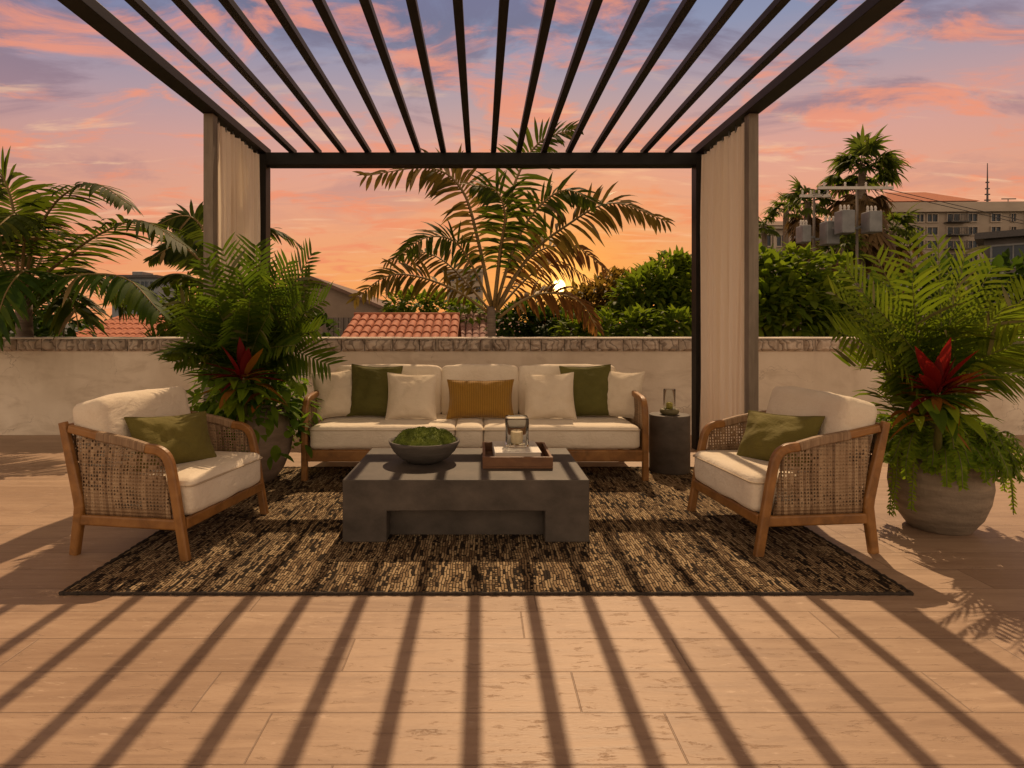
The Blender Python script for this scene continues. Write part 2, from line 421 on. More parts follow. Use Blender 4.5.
# ------------------------------------------------------------------ mesh builder
class MB:
    def __init__(s):
        s.v, s.f, s.mi = [], [], []

    def add(s, vs, fs, mi=0, mat=None):
        o = len(s.v)
        s.v.extend([tuple(mat @ Vector(p)) for p in vs] if mat is not None else [tuple(p) for p in vs])
        s.f.extend([tuple(i + o for i in f) for f in fs])
        s.mi.extend([mi] * len(fs))

    def box(s, x0, x1, y0, y1, z0, z1, mi=0, mat=None):
        vs = [(x, y, z) for z in (z0, z1) for y in (y0, y1) for x in (x0, x1)]
        fs = [(0, 2, 3, 1), (4, 5, 7, 6), (0, 1, 5, 4), (2, 6, 7, 3), (0, 4, 6, 2), (1, 3, 7, 5)]
        s.add(vs, fs, mi, mat)

    def loft(s, rings, mi=0, cap=True, closed=True, mat=None):
        n = len(rings[0])
        vs = [p for r in rings for p in r]
        fs = []
        for i in range(len(rings) - 1):
            for j in range(n if closed else n - 1):
                k = (j + 1) % n
                fs.append((i * n + j, i * n + k, (i + 1) * n + k, (i + 1) * n + j))
        if cap:
            fs.append(tuple(range(n))[::-1])
            fs.append(tuple((len(rings) - 1) * n + j for j in range(n)))
        s.add(vs, fs, mi, mat)

    def tube(s, pts, r, seg=8, mi=0, up=None, sq=None):
        """sweep a round (or sq=(w,h) rounded-rectangular) section along pts"""
        pts = [Vector(p) for p in pts]
        rings = []
        prev = None
        for i, p in enumerate(pts):
            T = (pts[min(i + 1, len(pts) - 1)] - pts[max(i - 1, 0)])
            if T.length < 1e-9:
                T = Vector((0, 0, 1))
            T.normalize()
            ref = Vector(up) if up else (prev if prev else (Vector((0, 0, 1)) if abs(T.z) < .9 else Vector((1, 0, 0))))
            S = T.cross(ref)
            if S.length < 1e-6:
                S = T.cross(Vector((1, .3, .2)))
            S.normalize()
            N = S.cross(T).normalized()
            prev = N
            rr = r[i] if isinstance(r, (list, tuple)) else r
            if sq:
                w, h = sq[0] / 2 * rr, sq[1] / 2 * rr
                b = min(w, h) * .35
                sec = [(w, h - b), (w - b, h), (-w + b, h), (-w, h - b), (-w, -h + b), (-w + b, -h), (w - b, -h), (w, -h + b)]
                rings.append([p + S * a + N * c for a, c in sec])
            else:
                rings.append([p + (S * math.cos(2 * PI * k / seg) + N * math.sin(2 * PI * k / seg)) * rr for k in range(seg)])
        s.loft(rings, mi)

    def lathe(s, prof, c=(0, 0, 0), seg=40, mi=0, cap=True):
        rings = [[(c[0] + r * math.cos(2 * PI * k / seg), c[1] + r * math.sin(2 * PI * k / seg), c[2] + z) for k in range(seg)]
                 for r, z in prof]
        s.loft(rings, mi, cap)

    def build(s, name, mats, parent=None, smooth=False, loc=(0, 0, 0), bevel=0., rot=None):
        me = bpy.data.meshes.new(name)
        me.from_pydata(s.v, [], s.f)
        for m in (mats if isinstance(mats, (list, tuple)) else [mats]):
            me.materials.append(m)
        if any(s.mi):
            me.polygons.foreach_set('material_index', s.mi)
        if smooth:
            me.polygons.foreach_set('use_smooth', [True] * len(s.f))
        me.update()
        o = bpy.data.objects.new(name, me)
        COL.objects.link(o)
        o.location = loc
        if rot:
            o.rotation_euler = rot
        if parent:
            o.parent = parent
        if bevel:
            b = o.modifiers.new('edge', 'BEVEL')
            b.width = bevel
            b.segments = 2
            b.limit_method = 'ANGLE'
        if smooth == 'auto':
            pass
        return o


def tag(o, label=None, cat=None, group=None, kind=None):
    if label:
        o['label'] = label
    if cat:
        o['category'] = cat
    if group:
        o['group'] = group
    if kind:
        o['kind'] = kind
    return o


def empty(name, loc=(0, 0, 0), rz=0., rot=None):
    o = bpy.data.objects.new(name, None)
    COL.objects.link(o)
    o.empty_display_size = .1
    o.location = loc
    o.rotation_euler = rot or (0, 0, rz)
    return o


def copy_tree(o, parent=None):
    c = o.copy()
    COL.objects.link(c)
    c.parent = parent
    for ch in list(o.children):
        copy_tree(ch, c)
    return c


def spline(ctrl, n):
    P = [Vector(p) for p in ctrl]
    P = [P[0] * 2 - P[1]] + P + [P[-1] * 2 - P[-2]]
    m = len(P) - 3
    out = []
    for i in range(n + 1):
        u = i / n * m
        k = min(int(u), m - 1)
        t = u - k
        a, b, c, d = P[k:k + 4]
        out.append(.5 * ((2 * b) + (c - a) * t + (2 * a - 5 * b + 4 * c - d) * t * t + (3 * b - a - 3 * c + d) * t ** 3))
    return out


# ------------------------------------------------------------------ soft goods
def cushion(w, d, h, r=.05, puff=.03, seed=0, n=16, wr=.006):
    """rounded box cushion, base centre at the origin"""
    bm = bmesh.new()
    bmesh.ops.create_cube(bm, size=2)
    bmesh.ops.subdivide_edges(bm, edges=bm.edges[:], cuts=n, use_grid_fill=True)
    hw, hd, hh = w / 2, d / 2, h / 2
    off = Vector((seed * 3.1, seed * 1.7, seed * .9))
    for v in bm.verts:
        u = Vector(v.co)
        # pull samples towards the edges so the rounding is well resolved
        q = Vector([math.copysign(abs(c) ** .75, c) for c in u])
        p = Vector((q.x * hw, q.y * hd, q.z * hh))
        inner = Vector((max(-hw + r, min(hw - r, p.x)), max(-hd + r, min(hd - r, p.y)), max(-hh + r, min(hh - r, p.z))))
        e = p - inner
        if e.length > 1e-6:
            m = max(abs(e.x), abs(e.y), abs(e.z))
            e = e.normalized() * m
        p = inner + e
        a, b, c = p.x / hw, p.y / hd, p.z / hh
        p.z += math.copysign(1, c) * puff * (1 - a * a) * (1 - b * b) * abs(c)
        p.y += math.copysign(1, b) * puff * .5 * (1 - a * a) * (1 - c * c) * abs(b)
        p.x += math.copysign(1, a) * puff * .5 * (1 - b * b) * (1 - c * c) * abs(a)
        k = mnoise.noise(p * 6 + off) * wr + mnoise.noise(p * 17 + off) * wr * .45
        p += p.normalized() * k
        v.co = p + Vector((0, 0, hh))
    vs = [tuple(v.co) for v in bm.verts]
    bm.verts.index_update()
    fs = [tuple(v.index for v in f.verts) for f in bm.faces]
    bm.free()
    mb = MB()
    mb.add(vs, fs)
    return mb


def piping(w, d, z, r=.05, inset=-.008, rad=.005):
    pts = []
    hw, hd = w / 2 - inset, d / 2 - inset
    for cx, cy, a0 in ((hw - r, hd - r, 0), (-hw + r, hd - r, 90), (-hw + r, -hd + r, 180), (hw - r, -hd + r, 270)):
        for k in range(6):
            a = R(a0 + k * 18)
            pts.append((cx + r * math.cos(a), cy + r * math.sin(a), z))
    pts.append(pts[0])
    mb = MB()
    mb.tube(pts, rad, 6)
    return mb


def pillow_mesh(w, h, t, seed=0, n=26):
    """upright pillow: local x wide, local z tall (0..h), local y thick"""
    mb = MB()
    rnd = random.Random(seed)
    off = Vector((seed * 5.3, seed * 2.1, 1.7))
    for sgn in (1, -1):
        vs = []
        for j in range(n + 1):
            for i in range(n + 1):
                u, v = -1 + 2 * i / n, -1 + 2 * j / n
                u = math.sin(u * PI / 2) * .4 + u * .6
                v = math.sin(v * PI / 2) * .4 + v * .6
                pin = 1 - .085 * (1 - v * v)
                pin2 = 1 - .085 * (1 - u * u)
                x, z = u * w / 2 * pin, v * h / 2 * pin2
                th = max(0, (1 - abs(u) ** 2.6)) ** .55 * max(0, (1 - abs(v) ** 2.6)) ** .55
                slump = 1 + .25 * -v
                y = sgn * t / 2 * th * slump
                q = Vector((x * 9, sgn * 3., z * 9)) + off
                y += sgn * th * (mnoise.noise(q) * .024 + mnoise.noise(q * 2.3) * .013)
                # folds running in from the corners
                cr = (abs(u) * abs(v)) ** 2
                y += sgn * .017 * cr * math.sin(14 * (abs(u) - abs(v)) + seed) * (1 - abs(u) ** 6) * (1 - abs(v) ** 6)
                z += .006 * mnoise.noise(Vector((x * 8, seed, z * 8)))
                vs.append((x, y, z + h / 2))
        fs = []
        for j in range(n):
            for i in range(n):
                a = j * (n + 1) + i
                q = (a, a + 1, a + n + 2, a + n + 1)
                fs.append(q if sgn < 0 else q[::-1])
        mb.add(vs, fs)
    # seam cord round the outline
    edge = []
    for k in range(4 * n):
        s_, i = divmod(k, n)
        u, v = [(-1 + 2 * i / n, -1), (1, -1 + 2 * i / n), (1 - 2 * i / n, 1), (-1, 1 - 2 * i / n)][s_]
        u = math.sin(u * PI / 2) * .4 + u * .6
        v = math.sin(v * PI / 2) * .4 + v * .6
        x, z = u * w / 2 * (1 - .085 * (1 - v * v)), v * h / 2 * (1 - .085 * (1 - u * u))
        z += .006 * mnoise.noise(Vector((x * 8, seed, z * 8)))
        edge.append((x, 0, z + h / 2))
    edge.append(edge[0])
    mb.tube(edge, .004, 5, up=(0, 1, 0))
    return mb


def throw_pillow(px, base_y, Y, w, h, t, matl, label, yaw=0., lean=-14., roll=0., seed=1, z=None, X=None, kind='throw_pillow'):
    p = at(px, base_y, Y)
    o = pillow_mesh(w, h, t, seed).build(kind, matl, None, True)
    o.location = (p.x if X is None else X, Y, p.z if z is None else z)
    o.rotation_mode = 'XYZ'
    o.rotation_euler = (Matrix.Rotation(R(yaw), 3, 'Z') @ Matrix.Rotation(R(lean), 3, 'X') @ Matrix.Rotation(R(roll), 3, 'Y')).to_euler()
    tag(o, label, 'pillow')
    return o


# ------------------------------------------------------------------ vegetation
RND = random.Random(11)


def strip_leaf(mb, base, d, L, W, wid, droop, mi=0, seg=3, clip=None, fold=0.):
    d = Vector(d).normalized()
    wid = Vector(wid)
    wid = (wid - d * wid.dot(d))
    if wid.length < 1e-6:
        wid = d.orthogonal()
    wid.normalize()
    prof = {3: (.55, 1., .8, .06), 4: (.35, .95, 1., .7, .04), 5: (.3, .8, 1., .9, .55, .03)}[seg]
    p = Vector(base)
    vs = []
    dd = d.copy()
    for i in range(seg + 1):
        w = W * prof[i] / 2
        nn = wid.cross(dd)
        if fold:
            vs += [p - wid * w + nn * fold * w, p, p + wid * w + nn * fold * w]
        else:
            vs += [p - wid * w, p + wid * w]
        dd = (dd + Vector((0, 0, -droop / seg))).normalized()
        p = p + dd * (L / seg)
    if clip and any(clip(q) for q in vs):
        return
    fs = []
    if fold:
        for i in range(seg):
            a = i * 3
            fs += [(a, a + 1, a + 4, a + 3), (a + 1, a + 2, a + 5, a + 4)]
    else:
        for i in range(seg):
            a = i * 2
            fs.append((a, a + 1, a + 3, a + 2))
    mb.add(vs, fs, mi)


def frond(mb, ctrl, leaf, n=34, W=.03, droop=.5, vee=.35, r0=.012, mi=(0, 1), clip=None, rnd=RND, start=.16, fwd=.35, tipf=.35,
          jit=.14, ref=None, miss=0., seg=3):
    N = 20
    pts = spline(ctrl, N)
    if clip:
        keep = []
        for p in pts:
            if clip(p):
                break
            keep.append(p)
        if len(keep) < 4:
            return
        cut = len(keep) / (N + 1)
        tub = keep
    else:
        cut = 1.
        tub = pts
    mb.tube(tub, [r0 * (1 - .82 * i / N) for i in range(len(tub))], 5, mi[1])
    for k in range(n):
        t = start + (1 - start) * (k + .5) / n
        if t > cut:
            break
        f = t * N
        i = min(int(f), N - 1)
        p = pts[i].lerp(pts[i + 1], f - i)
        T = (pts[min(i + 2, N)] - pts[max(i - 1, 0)]).normalized()
        up = Vector(ref) if ref else Vector((0, 0, 1))
        S = T.cross(up)
        if S.length < .15:
            S = T.cross(Vector((.3, 1, .1)))
        S.normalize()
        Nn = S.cross(T).normalized()
        u = (t - start) / (1 - start)
        L = leaf * min(1., .45 + 1.9 * u) * (1 - (1 - tipf) * max(0, (u - .45) / .55) ** 1.5)
        for sg in (1, -1):
            if rnd.random() < miss:
                continue
            j = rnd.uniform(-jit, jit)
            d = S * sg * math.cos(vee) + Nn * (math.sin(vee) + j) + T * (fwd + .55 * u + rnd.uniform(-jit, jit))
            strip_leaf(mb, p, d, L * rnd.uniform(.85, 1.1), W * rnd.uniform(.8, 1.15), T, droop * rnd.uniform(.6, 1.4), mi[1] if rnd.random() < .035 else mi[0], seg, clip)


def lance(mb, base, d, L, W, droop, mi=0, clip=None, fold=.35):
    d = Vector(d).normalized()
    wid = d.cross(Vector((0, 0, 1)))
    if wid.length < .1:
        wid = Vector((1, .2, 0))
    strip_leaf(mb, base, d, L, W, wid, droop, mi, 5, clip, fold)


def rdir(rnd, zmin=-1., zmax=1.):
    z = rnd.uniform(zmin, zmax)
    a = rnd.uniform(0, 2 * PI)
    s = math.sqrt(1 - z * z)
    return Vector((s * math.cos(a), s * math.sin(a), z))


def leaf_cloud(mb, lumps, n, L, W, rnd, mi=0, clip=None, droop=.5, inner=.55):
    tot = sum(l[1] ** 2 for l in lumps)
    for c, r in lumps:
        for _ in range(max(3, int(n * r * r / tot))):
            d = rdir(rnd)
            rr = r * (inner + (1 - inner) * rnd.random() ** .6) * (1 + .28 * mnoise.noise(Vector(c) + d * 1.9))
            p = Vector(c) + Vector((d.x, d.y, d.z * .9)) * rr
            dd = d + rdir(rnd) * .8 + Vector((0, 0, .15))
            lance(mb, p, dd, L * rnd.uniform(.6, 1.25), W * rnd.uniform(.7, 1.2), droop * rnd.uniform(.3, 1.6), mi, clip, .25)


def shrub(name, base, lumps, n, L, W, matl, label, cat='shrub', seed=1, group=None, stems=5, droop=.5):
    rnd = random.Random(seed)
    root = empty(name, base)
    b = Vector(base)
    st = MB()
    for k in range(stems):
        c, r = lumps[k % len(lumps)]
        e = Vector(c) - b + rdir(rnd) * r * .35
        st.tube(spline([(rnd.uniform(-.1, .1), rnd.uniform(-.1, .1), 0), e * .5 + rdir(rnd) * .12, e], 8),
                [.03 * (1 - .7 * i / 8) for i in range(9)], 6)
    st.build('stems', M['twig'], root, True)
    mb = MB()
    leaf_cloud(mb, [(Vector(c) - b, r) for c, r in lumps], n, L, W, rnd, droop=droop)
    mb.build('foliage', matl, root, True)
    tag(root, label, cat, group)
    return root


# ------------------------------------------------------------------ SETTING
g = MB()
g.add([(-700, -300, -3.2), (700, -300, -3.2), (700, 1400, -3.2), (-700, 1400, -3.2)], [(0, 1, 2, 3)])
tag(g.build('ground', M['ground']), kind='structure')
g = MB()
g.box(-11, 11, -9, 7.5, -.35, 0)
tag(g.build('terrace_floor', M['floor']), kind='structure')
g = MB()
g.box(-10.9, 10.9, -8.9, 7.4, -3.2, -.352)
tag(g.build('terrace_base', M['slab']), kind='structure')

# far hills
g = MB()
pr = []
for i in range(90):
    x = -700 + 1400 * i / 89
    z = 9 + 16 * max(0, mnoise.noise(Vector((x * .006, 3.1, 0)))) + 5 * mnoise.noise(Vector((x * .02, 7, 0)))
    z += 40 * math.exp(-((x + 225) / 60) ** 2)
    pr.append((x, z))
rings = []
for x, z in pr:
    rings.append([(x, 560, -3.3), (x, 640, z * .6), (x, 720, z), (x, 860, -3.3)])
g.loft(rings, closed=False, cap=False)
tag(g.build('hills', M['hill'], None, True), kind='structure')

# parapet wall
root = empty('parapet_wall', (0, 7.14, 0))
w = MB()
w.box(-10.9, 10.9, 0, .2, -.01, 1.0)
w.build('wall', M['plaster'], root)
cs = MB()
rnd = random.Random(5)
x = -10.9
while x < 10.9:
    wd = rnd.uniform(.13, .34)
    x1 = min(x + wd, 10.9)
    nx, nz = 5, 5
    vs, fs = [], []
    for j in range(nz + 1):
        for i in range(nx + 1):
            u, v = i / nx, j / nz
            e = min(u, 1 - u, v, 1 - v)
            y = -.045 - .018 * min(1, e * 5) - .016 * mnoise.noise(Vector((x + u * wd, v * .5, 3.)) * 9)
            if e == 0:
                y = -.02
            vs.append((x + .005 + (x1 - x - .01) * u, y, 1.0 + .142 * v))
    for j in range(nz):
        for i in range(nx):
            a = j * (nx + 1) + i
            fs.append((a, a + 1, a + nx + 2, a + nx + 1))
    cs.add(vs, fs)
    cs.box(x + .004, x1 - .004, -.0215, .22, 1.001, 1.141)
    x = x1
cs.build('coping', M['coping'], root, False)
cp = MB()
n = 150
rings = []
for i in range(n + 1):
    xx = -10.9 + 21.8 * i / n
    a = .004 * mnoise.noise(Vector((xx * 3, 0, 0)))
    rings.append([(xx, -.055 + a * 2, 1.1425), (xx, .24, 1.1425), (xx, .24, 1.165 + a), (xx, -.055 + a * 2, 1.160 + a)])
cp.loft(rings)
cp.build('cap', M['cap'], root)
tag(root, 'long cream plastered parapet wall with rough carved stone coping behind the sofa', 'wall')

# ------------------------------------------------------------------ PERGOLA
YB, YF, XB = 6.3, .55, 2.30
ZB, ZT, ZS0 = 2.965, 3.095, 3.090
per = empty('pergola', (0, YB, 0))


def part_box(name, x0, x1, y0, y1, z0, z1, matl, parent, off=(0, 0, 0), bevel=.004):
    cx, cy, cz = (x0 + x1) / 2, (y0 + y1) / 2, (z0 + z1) / 2
    m = MB()
    m.box(x0 - cx, x1 - cx, y0 - cy, y1 - cy, z0 - cz, z1 - cz)
    o = m.build(name, matl, parent, False, (cx - off[0], cy - off[1], cz - off[2]), bevel)
    return o


PO = (0, YB, 0)
part_box('beam', -XB + .0685, XB - .0685, YB - .075, YB + .075, ZB, ZT, M['black'], per, PO)
part_box('beam', -XB + .0685, XB - .0685, YF - .075, YF + .075, ZB, ZT, M['black'], per, PO)
for s in (-1, 1):
    part_box('beam', s * XB - .068, s * XB + .068, YF - .08, YB + .08, ZS0, ZS0 + .075, M['black'], per, PO)
for k in range(16):
    xk = -1.975 + k * .2633
    part_box('slat', xk - .028, xk + .028, YF - .05, YB + .05, ZT + .004, ZT + .054, M['black'], per, PO)
for s in (-1, 1):
    part_box('post', s * XB - .066, s * XB + .066, YB - .07, YB + .07, 0, ZS0 - .003, M['black'], per, PO)
    part_box('post', s * XB - .066, s * XB + .066, YF - .07, YF + .07, 0, ZS0 - .003, M['black'], per, PO)
    yq = 5.13
    o = part_box('post', s * (XB + .012) - .042, s * (XB + .012) + .042, yq - .045, yq + .045, 0, ZS0 - .003, M['taupe'], per, PO)
    o['label'] = 'taupe timber side post'
tag(per, 'black metal pergola with slatted open roof standing over the lounge set', 'pergola')


def curtain(s, label, seed):
    rnd = random.Random(seed)
    root = empty('curtain', (s * (XB - .005), 5.70, ZS0 - .012))
    y0, y1 = 5.185 - 5.70, 6.222 - 5.70
    n, nz = 240, 16
    ztop, zbot = -.03, -(ZS0 - .012) + .035
    ph = [rnd.uniform(0, 6.28) for _ in range(4)]
    vs = []
    for j in range(nz + 1):
        f = j / nz
        z = ztop + (zbot - ztop) * f
        for i in range(n + 1):
            u = i / n
            a = .036 * (.55 + .45 * min(1, f * 4))
            fold = math.sin(u * 2 * PI * 9 + ph[0] + 1.6 * math.sin(u * 7 + ph[1]) + .5 * math.sin(f * 2.2 + u * 5))
            dx = 1.45 * a * math.copysign(abs(fold) ** .75, fold) * (.75 + .35 * math.sin(u * 11 + ph[2])) \
                + .008 * math.sin(u * 2 * PI * 27 + ph[2] + f * 1.5) + .014 * math.sin(u * 6 + f * 3 + ph[3]) * f
            vs.append((dx, y0 + (y1 - y0) * u, z))
    fs = []
    for j in range(nz):
        for i in range(n):
            q = j * (n + 1) + i
            fs.append((q, q + 1, q + n + 2, q + n + 1))
    m = MB()
    m.add(vs, fs)
    m.build('drape', M['curtain'], root, True)
    for k in range(7):
        h = MB()
        y = y0 + (y1 - y0) * (k + .5) / 7
        h.tube([(0, y, -.04), (0, y, .012)], .005, 6)
        h.tube([(0, y + .012 * math.cos(a), -.035 + .012 * math.sin(a)) for a in [i * PI / 6 for i in range(13)]], .003, 5)
        h.build('hook', M['greymetal'], root, True)
    tag(root, label, 'curtain', 'curtains hung along the sides of the pergola')


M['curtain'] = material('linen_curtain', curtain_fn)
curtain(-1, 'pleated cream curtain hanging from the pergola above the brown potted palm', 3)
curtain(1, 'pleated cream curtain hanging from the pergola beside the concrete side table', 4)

# ------------------------------------------------------------------ RUG
rx0, rx1, ry0, ry1 = -1.985, 2.035, 2.83, 5.42
rug = empty('rug', ((rx0 + rx1) / 2, (ry0 + ry1) / 2, 0))
m = MB()
hw, hd = (rx1 - rx0) / 2, (ry1 - ry0) / 2
m.box(-hw + .012, hw - .012, -hd + .012, hd - .012, .002, .010)
m.build('pile', M['rug'], rug)
m = MB()
rr = random.Random(3)
for x0, y0, x1, y1 in ((-hw, -hd, hw, -hd), (hw, -hd, hw, hd), (hw, hd, -hw, hd), (-hw, hd, -hw, -hd)):
    L = math.hypot(x1 - x0, y1 - y0)
    n = int(L / .02)
    pts = [(x0 + (x1 - x0) * i / n + rr.uniform(-.002, .002), y0 + (y1 - y0) * i / n + rr.uniform(-.002, .002), .007 + rr.uniform(-.0015, .0015)) for i in range(n + 1)]
    m.tube(pts, [.008 + .002 * math.sin(i * 2.1) for i in range(n + 1)], 6)
m.build('binding', M['rugedge'], rug, True)
tag(rug, 'large black and tan braided rug lying under the seating group', 'rug')

# ------------------------------------------------------------------ ARMCHAIRS
RZ = .009


def rail(mb, pts, sq, n=10, up=(1, 0, 0)):
    mb.tube(spline(pts, n) if len(pts) > 2 else pts, 1., sq=sq, up=up)


def make_armchair():
    """local: faces +y, seat width along x, base at z=0"""
    root = empty('armchair')
    W, D = .415, .34                       # half width to the leg centre, half depth at the feet
    fz = .165                              # underside of the side rail
    for s in (-1, 1):
        # front leg: leans back as it rises, turns over into the arm
        m = MB()
        rail(m, [(s * W, D, 0), (s * W, D - .035, .20), (s * W, D - .075, .43), (s * W, D - .105, .545), (s * W, D - .155, .592), (s * W, D - .235, .605)],
             (.051, .041), 22)
        m.build('leg', M['teak'], root, False, bevel=.004)
        m = MB()
        m.tube([(s * W, -D, 0), (s * W, -D + .035, .26), (s * W, -D + .03, .31), (s * W, -D - .075, .735)],
               [1., 1.12, 1.15, .85], sq=(0.0522, 0.0400), up=(1, 0, 0))
        m.build('leg', M['teak'], root, False, bevel=.004)
        m = MB()
        m.tube([(s * W, D - .215, .604), (s * W, .0, .632), (s * W, -D + .12, .67), (s * W, -D - .03, .70)], 1., sq=(0.0452, 0.0383), up=(1, 0, 0))
        a = m.build('arm_rail', M['teak'], root, False, bevel=.004)
        m = MB()
        m.tube([(s * W, D - .235, .606), (s * W, .0, .633), (s * W, -D + .15, .664)], 1.08, sq=(0.0470, 0.0418), up=(1, 0, 0))
        m.build('cane_wrap', M['wrap'], a, False)
        m = MB()
        m.tube([(s * W, D - .05, .198), (s * W, -D + .045, .198)], 1., sq=(0.0592, 0.0348), up=(1, 0, 0))
        m.build('side_rail', M['teak'], root, False, bevel=.004)
        # woven panel between arm rail, side rail and the two legs
        m = MB()
        yb0, yb1, yt0, yt1 = -D + .075, D - .085, -D + .01, D - .145
        rings = []
        nn = 14
        for i in range(nn + 1):
            u = i / nn
            yb, yt = yb0 + (yb1 - yb0) * u, yt0 + (yt1 - yt0) * u
            zt = .66 - .068 * u
            bul = .012 * math.sin(PI * u)
            ring = []
            for (o_, k) in ((-.005, 0), (.005, 1)):
                col = []
                for j in range(7):
                    v = j / 6
                    col.append((s * (W + bul * math.sin(PI * v)) + o_, yb + (yt - yb) * v, .226 + (zt - .226) * v))
                ring += col if k == 0 else col[::-1]
            rings.append(ring)
        m.loft(rings)
        m.build('woven_panel', M['weave'], root, True)
    m = MB()
    m.tube([(-W + .02, D - .02, .198), (W - .02, D - .02, .198)], 1., sq=(0.0609, 0.0313), up=(0, 1, 0))
    m.build('front_rail', M['teak'], root, False, bevel=.004)
    m = MB()
    m.tube([(-W + .02, -D + .045, .22), (W - .02, -D + .045, .22)], 1., sq=(0.0522, 0.0313), up=(0, 1, 0))
    m.build('rear_rail', M['teak'], root, False, bevel=.004)
    m = MB()
    m.tube([(-W + .02, -D - .066, .70), (W - .02, -D - .066, .70)], 1., sq=(0.0435, 0.0313), up=(0, 1, 0))
    m.build('top_rail', M['teak'], root, False, bevel=.004)
    m = MB()
    m.loft([[(x, -D + .035 - .006, .25), (x, -D - .066 - .006, .68), (x, -D - .066 + .006, .68), (x, -D + .035 + .006, .25)] for x in (-W + .03, 0, W - .03)])
    m.build('back_panel', M['weave'], root)
    sc = cushion(.75, .66, .205, .04, .016, 2, 18, .009).build('seat_cushion', M['linen'], root, True, (0, .015, .228))
    piping(.75, .66, .170, .04).build('piping', M['seam'], sc, True)
    bc = cushion(.775, .215, .43, .05, .020, 5, 18, .010).build('back_cushion', M['linen'], root, True, (0, -.215, .43))
    bc.rotation_euler = (R(14), 0, 0)
    return root


proto = make_armchair()
proto.location = (-1.862, 3.70, 0)
proto.rotation_euler = (0, 0, R(-90 - 9))
tag(proto, 'teak and woven cane armchair with sunlit cream cushions in front of the brown planter', 'armchair', 'armchairs facing each other across the coffee table')
ch2 = copy_tree(proto)
ch2.location = (1.822, 3.745, 0)
ch2.rotation_euler = (0, 0, R(90 + 5.5))
tag(ch2, 'teak and woven cane armchair beside the weathered round grey planter', 'armchair')

# lumbar pillows on the chairs: fitted in chair space


def chair_pillow(ch, lx, ly, lz, w, h, t, yaw, lean, roll, label, seed, matl):
    o = pillow_mesh(w, h, t, seed).build('throw_pillow', matl, None, True)
    L = Matrix.Translation((lx, ly, lz)) @ Matrix.Rotation(R(yaw), 4, 'Z') @ Matrix.Rotation(R(lean), 4, 'X') @ Matrix.Rotation(R(roll), 4, 'Y')
    Cm = Matrix.Translation(ch.location) @ ch.rotation_euler.to_matrix().to_4x4()
    X = Cm @ L
    o.location = X.to_translation()
    o.rotation_euler = X.to_euler()
    return tag(o, label, 'pillow')


chair_pillow(proto, .09, .07, .435, .52, .33, .15, -20, 26, -3, 'olive green lumbar pillow on the armchair in front of the brown planter', 21, M['olive'])
chair_pillow(ch2, -.09, .07, .435, .52, .33, .15, 20, 26, 3, 'olive green lumbar pillow on the armchair beside the weathered grey planter', 22, M['olive'])

# ------------------------------------------------------------------ SOFA
SX = -.05
sofa = empty('sofa', (SX, 4.92, RZ))
# local: front face at y=0 going back to +y, centre x=0
HW, SD = 1.405, .93
for s in (-1, 1):
    m = MB()
    rail(m, [(s * HW, .03, 0), (s * HW, .03, .25), (s * HW, .035, .52), (s * HW, .05, .60), (s * HW, .095, .648), (s * HW, .17, .665)], (.055, .05), 22)
    m.build('leg', M['teak'], sofa, bevel=.004)
    m = MB()
    m.tube([(s * HW, SD, 0), (s * HW, SD - .04, .3), (s * HW, SD + .02, .74)], 1., sq=(.055, .05), up=(1, 0, 0))
    m.build('leg', M['teak'], sofa, bevel=.004)
    m = MB()
    m.tube([(s * HW, .155, .664), (s * HW, .5, .69), (s * HW, SD + .01, .72)], 1., sq=(.05, .048), up=(1, 0, 0))
    m.build('arm_rail', M['teak'], sofa, bevel=.004)
    m = MB()
    m.tube([(s * HW, .05, .205), (s * HW, SD - .04, .205)], 1., sq=(.09, .042), up=(1, 0, 0))
    m.build('side_rail', M['teak'], sofa, bevel=.004)
    m = MB()
    m.loft([[(s * HW - .008, y, .252), (s * HW + .008, y, .252), (s * HW + .008, y, zt), (s * HW - .008, y, zt)]
            for y, zt in ((.062, .59), (.1, .63), (.16, .648), (.5, .672), (SD - .03, .70))])
    m.build('woven_panel', M['weave_dark'], sofa)
m = MB()
m.tube([(-HW + .025, .03, .205), (HW - .025, .03, .205)], 1., sq=(.095, .042), up=(0, 1, 0))
m.build('front_rail', M['teak'], sofa, bevel=.004)
m = MB()
m.tube([(-HW + .025, SD - .035, .205), (HW - .025, SD - .035, .205)], 1., sq=(.095, .042), up=(0, 1, 0))
m.build('rear_rail', M['teak'], sofa, bevel=.004)
m = MB()
m.loft([[(x, SD - .05, .255), (x, SD - .005, .70), (x, SD + .02, .70), (x, SD - .025, .255)] for x in (-HW + .03, 0, HW - .03)])
m.build('back_panel', M['weave_dark'], sofa)
for a, b, sd in ((-1.365, -.165, 11), (-.165, .072, 12), (.072, 1.365, 13)):
    wd = b - a - .004
    c = cushion(wd, .80, .192, .038, .012, sd, 20 if wd > .5 else 12, .007).build('seat_cushion', M['linen'], sofa, True, ((a + b) / 2, .415, .256))
    piping(wd, .80, .158, .038, -.004).build('piping', M['seam'], c, True)
for a, b, sd in ((-1.33, -.325, 14), (-.325, .405, 15), (.405, 1.33, 16)):
    wd = b - a - .006
    c = cushion(wd, .19, .475, .042, .018, sd, 18, .010).build('back_cushion', M['linen'], sofa, True, ((a + b) / 2, .775, .425))
    c.rotation_euler = (R(-7), 0, 0)
tag(sofa, 'long three seat teak sofa with cream cushions behind the coffee table', 'sofa')

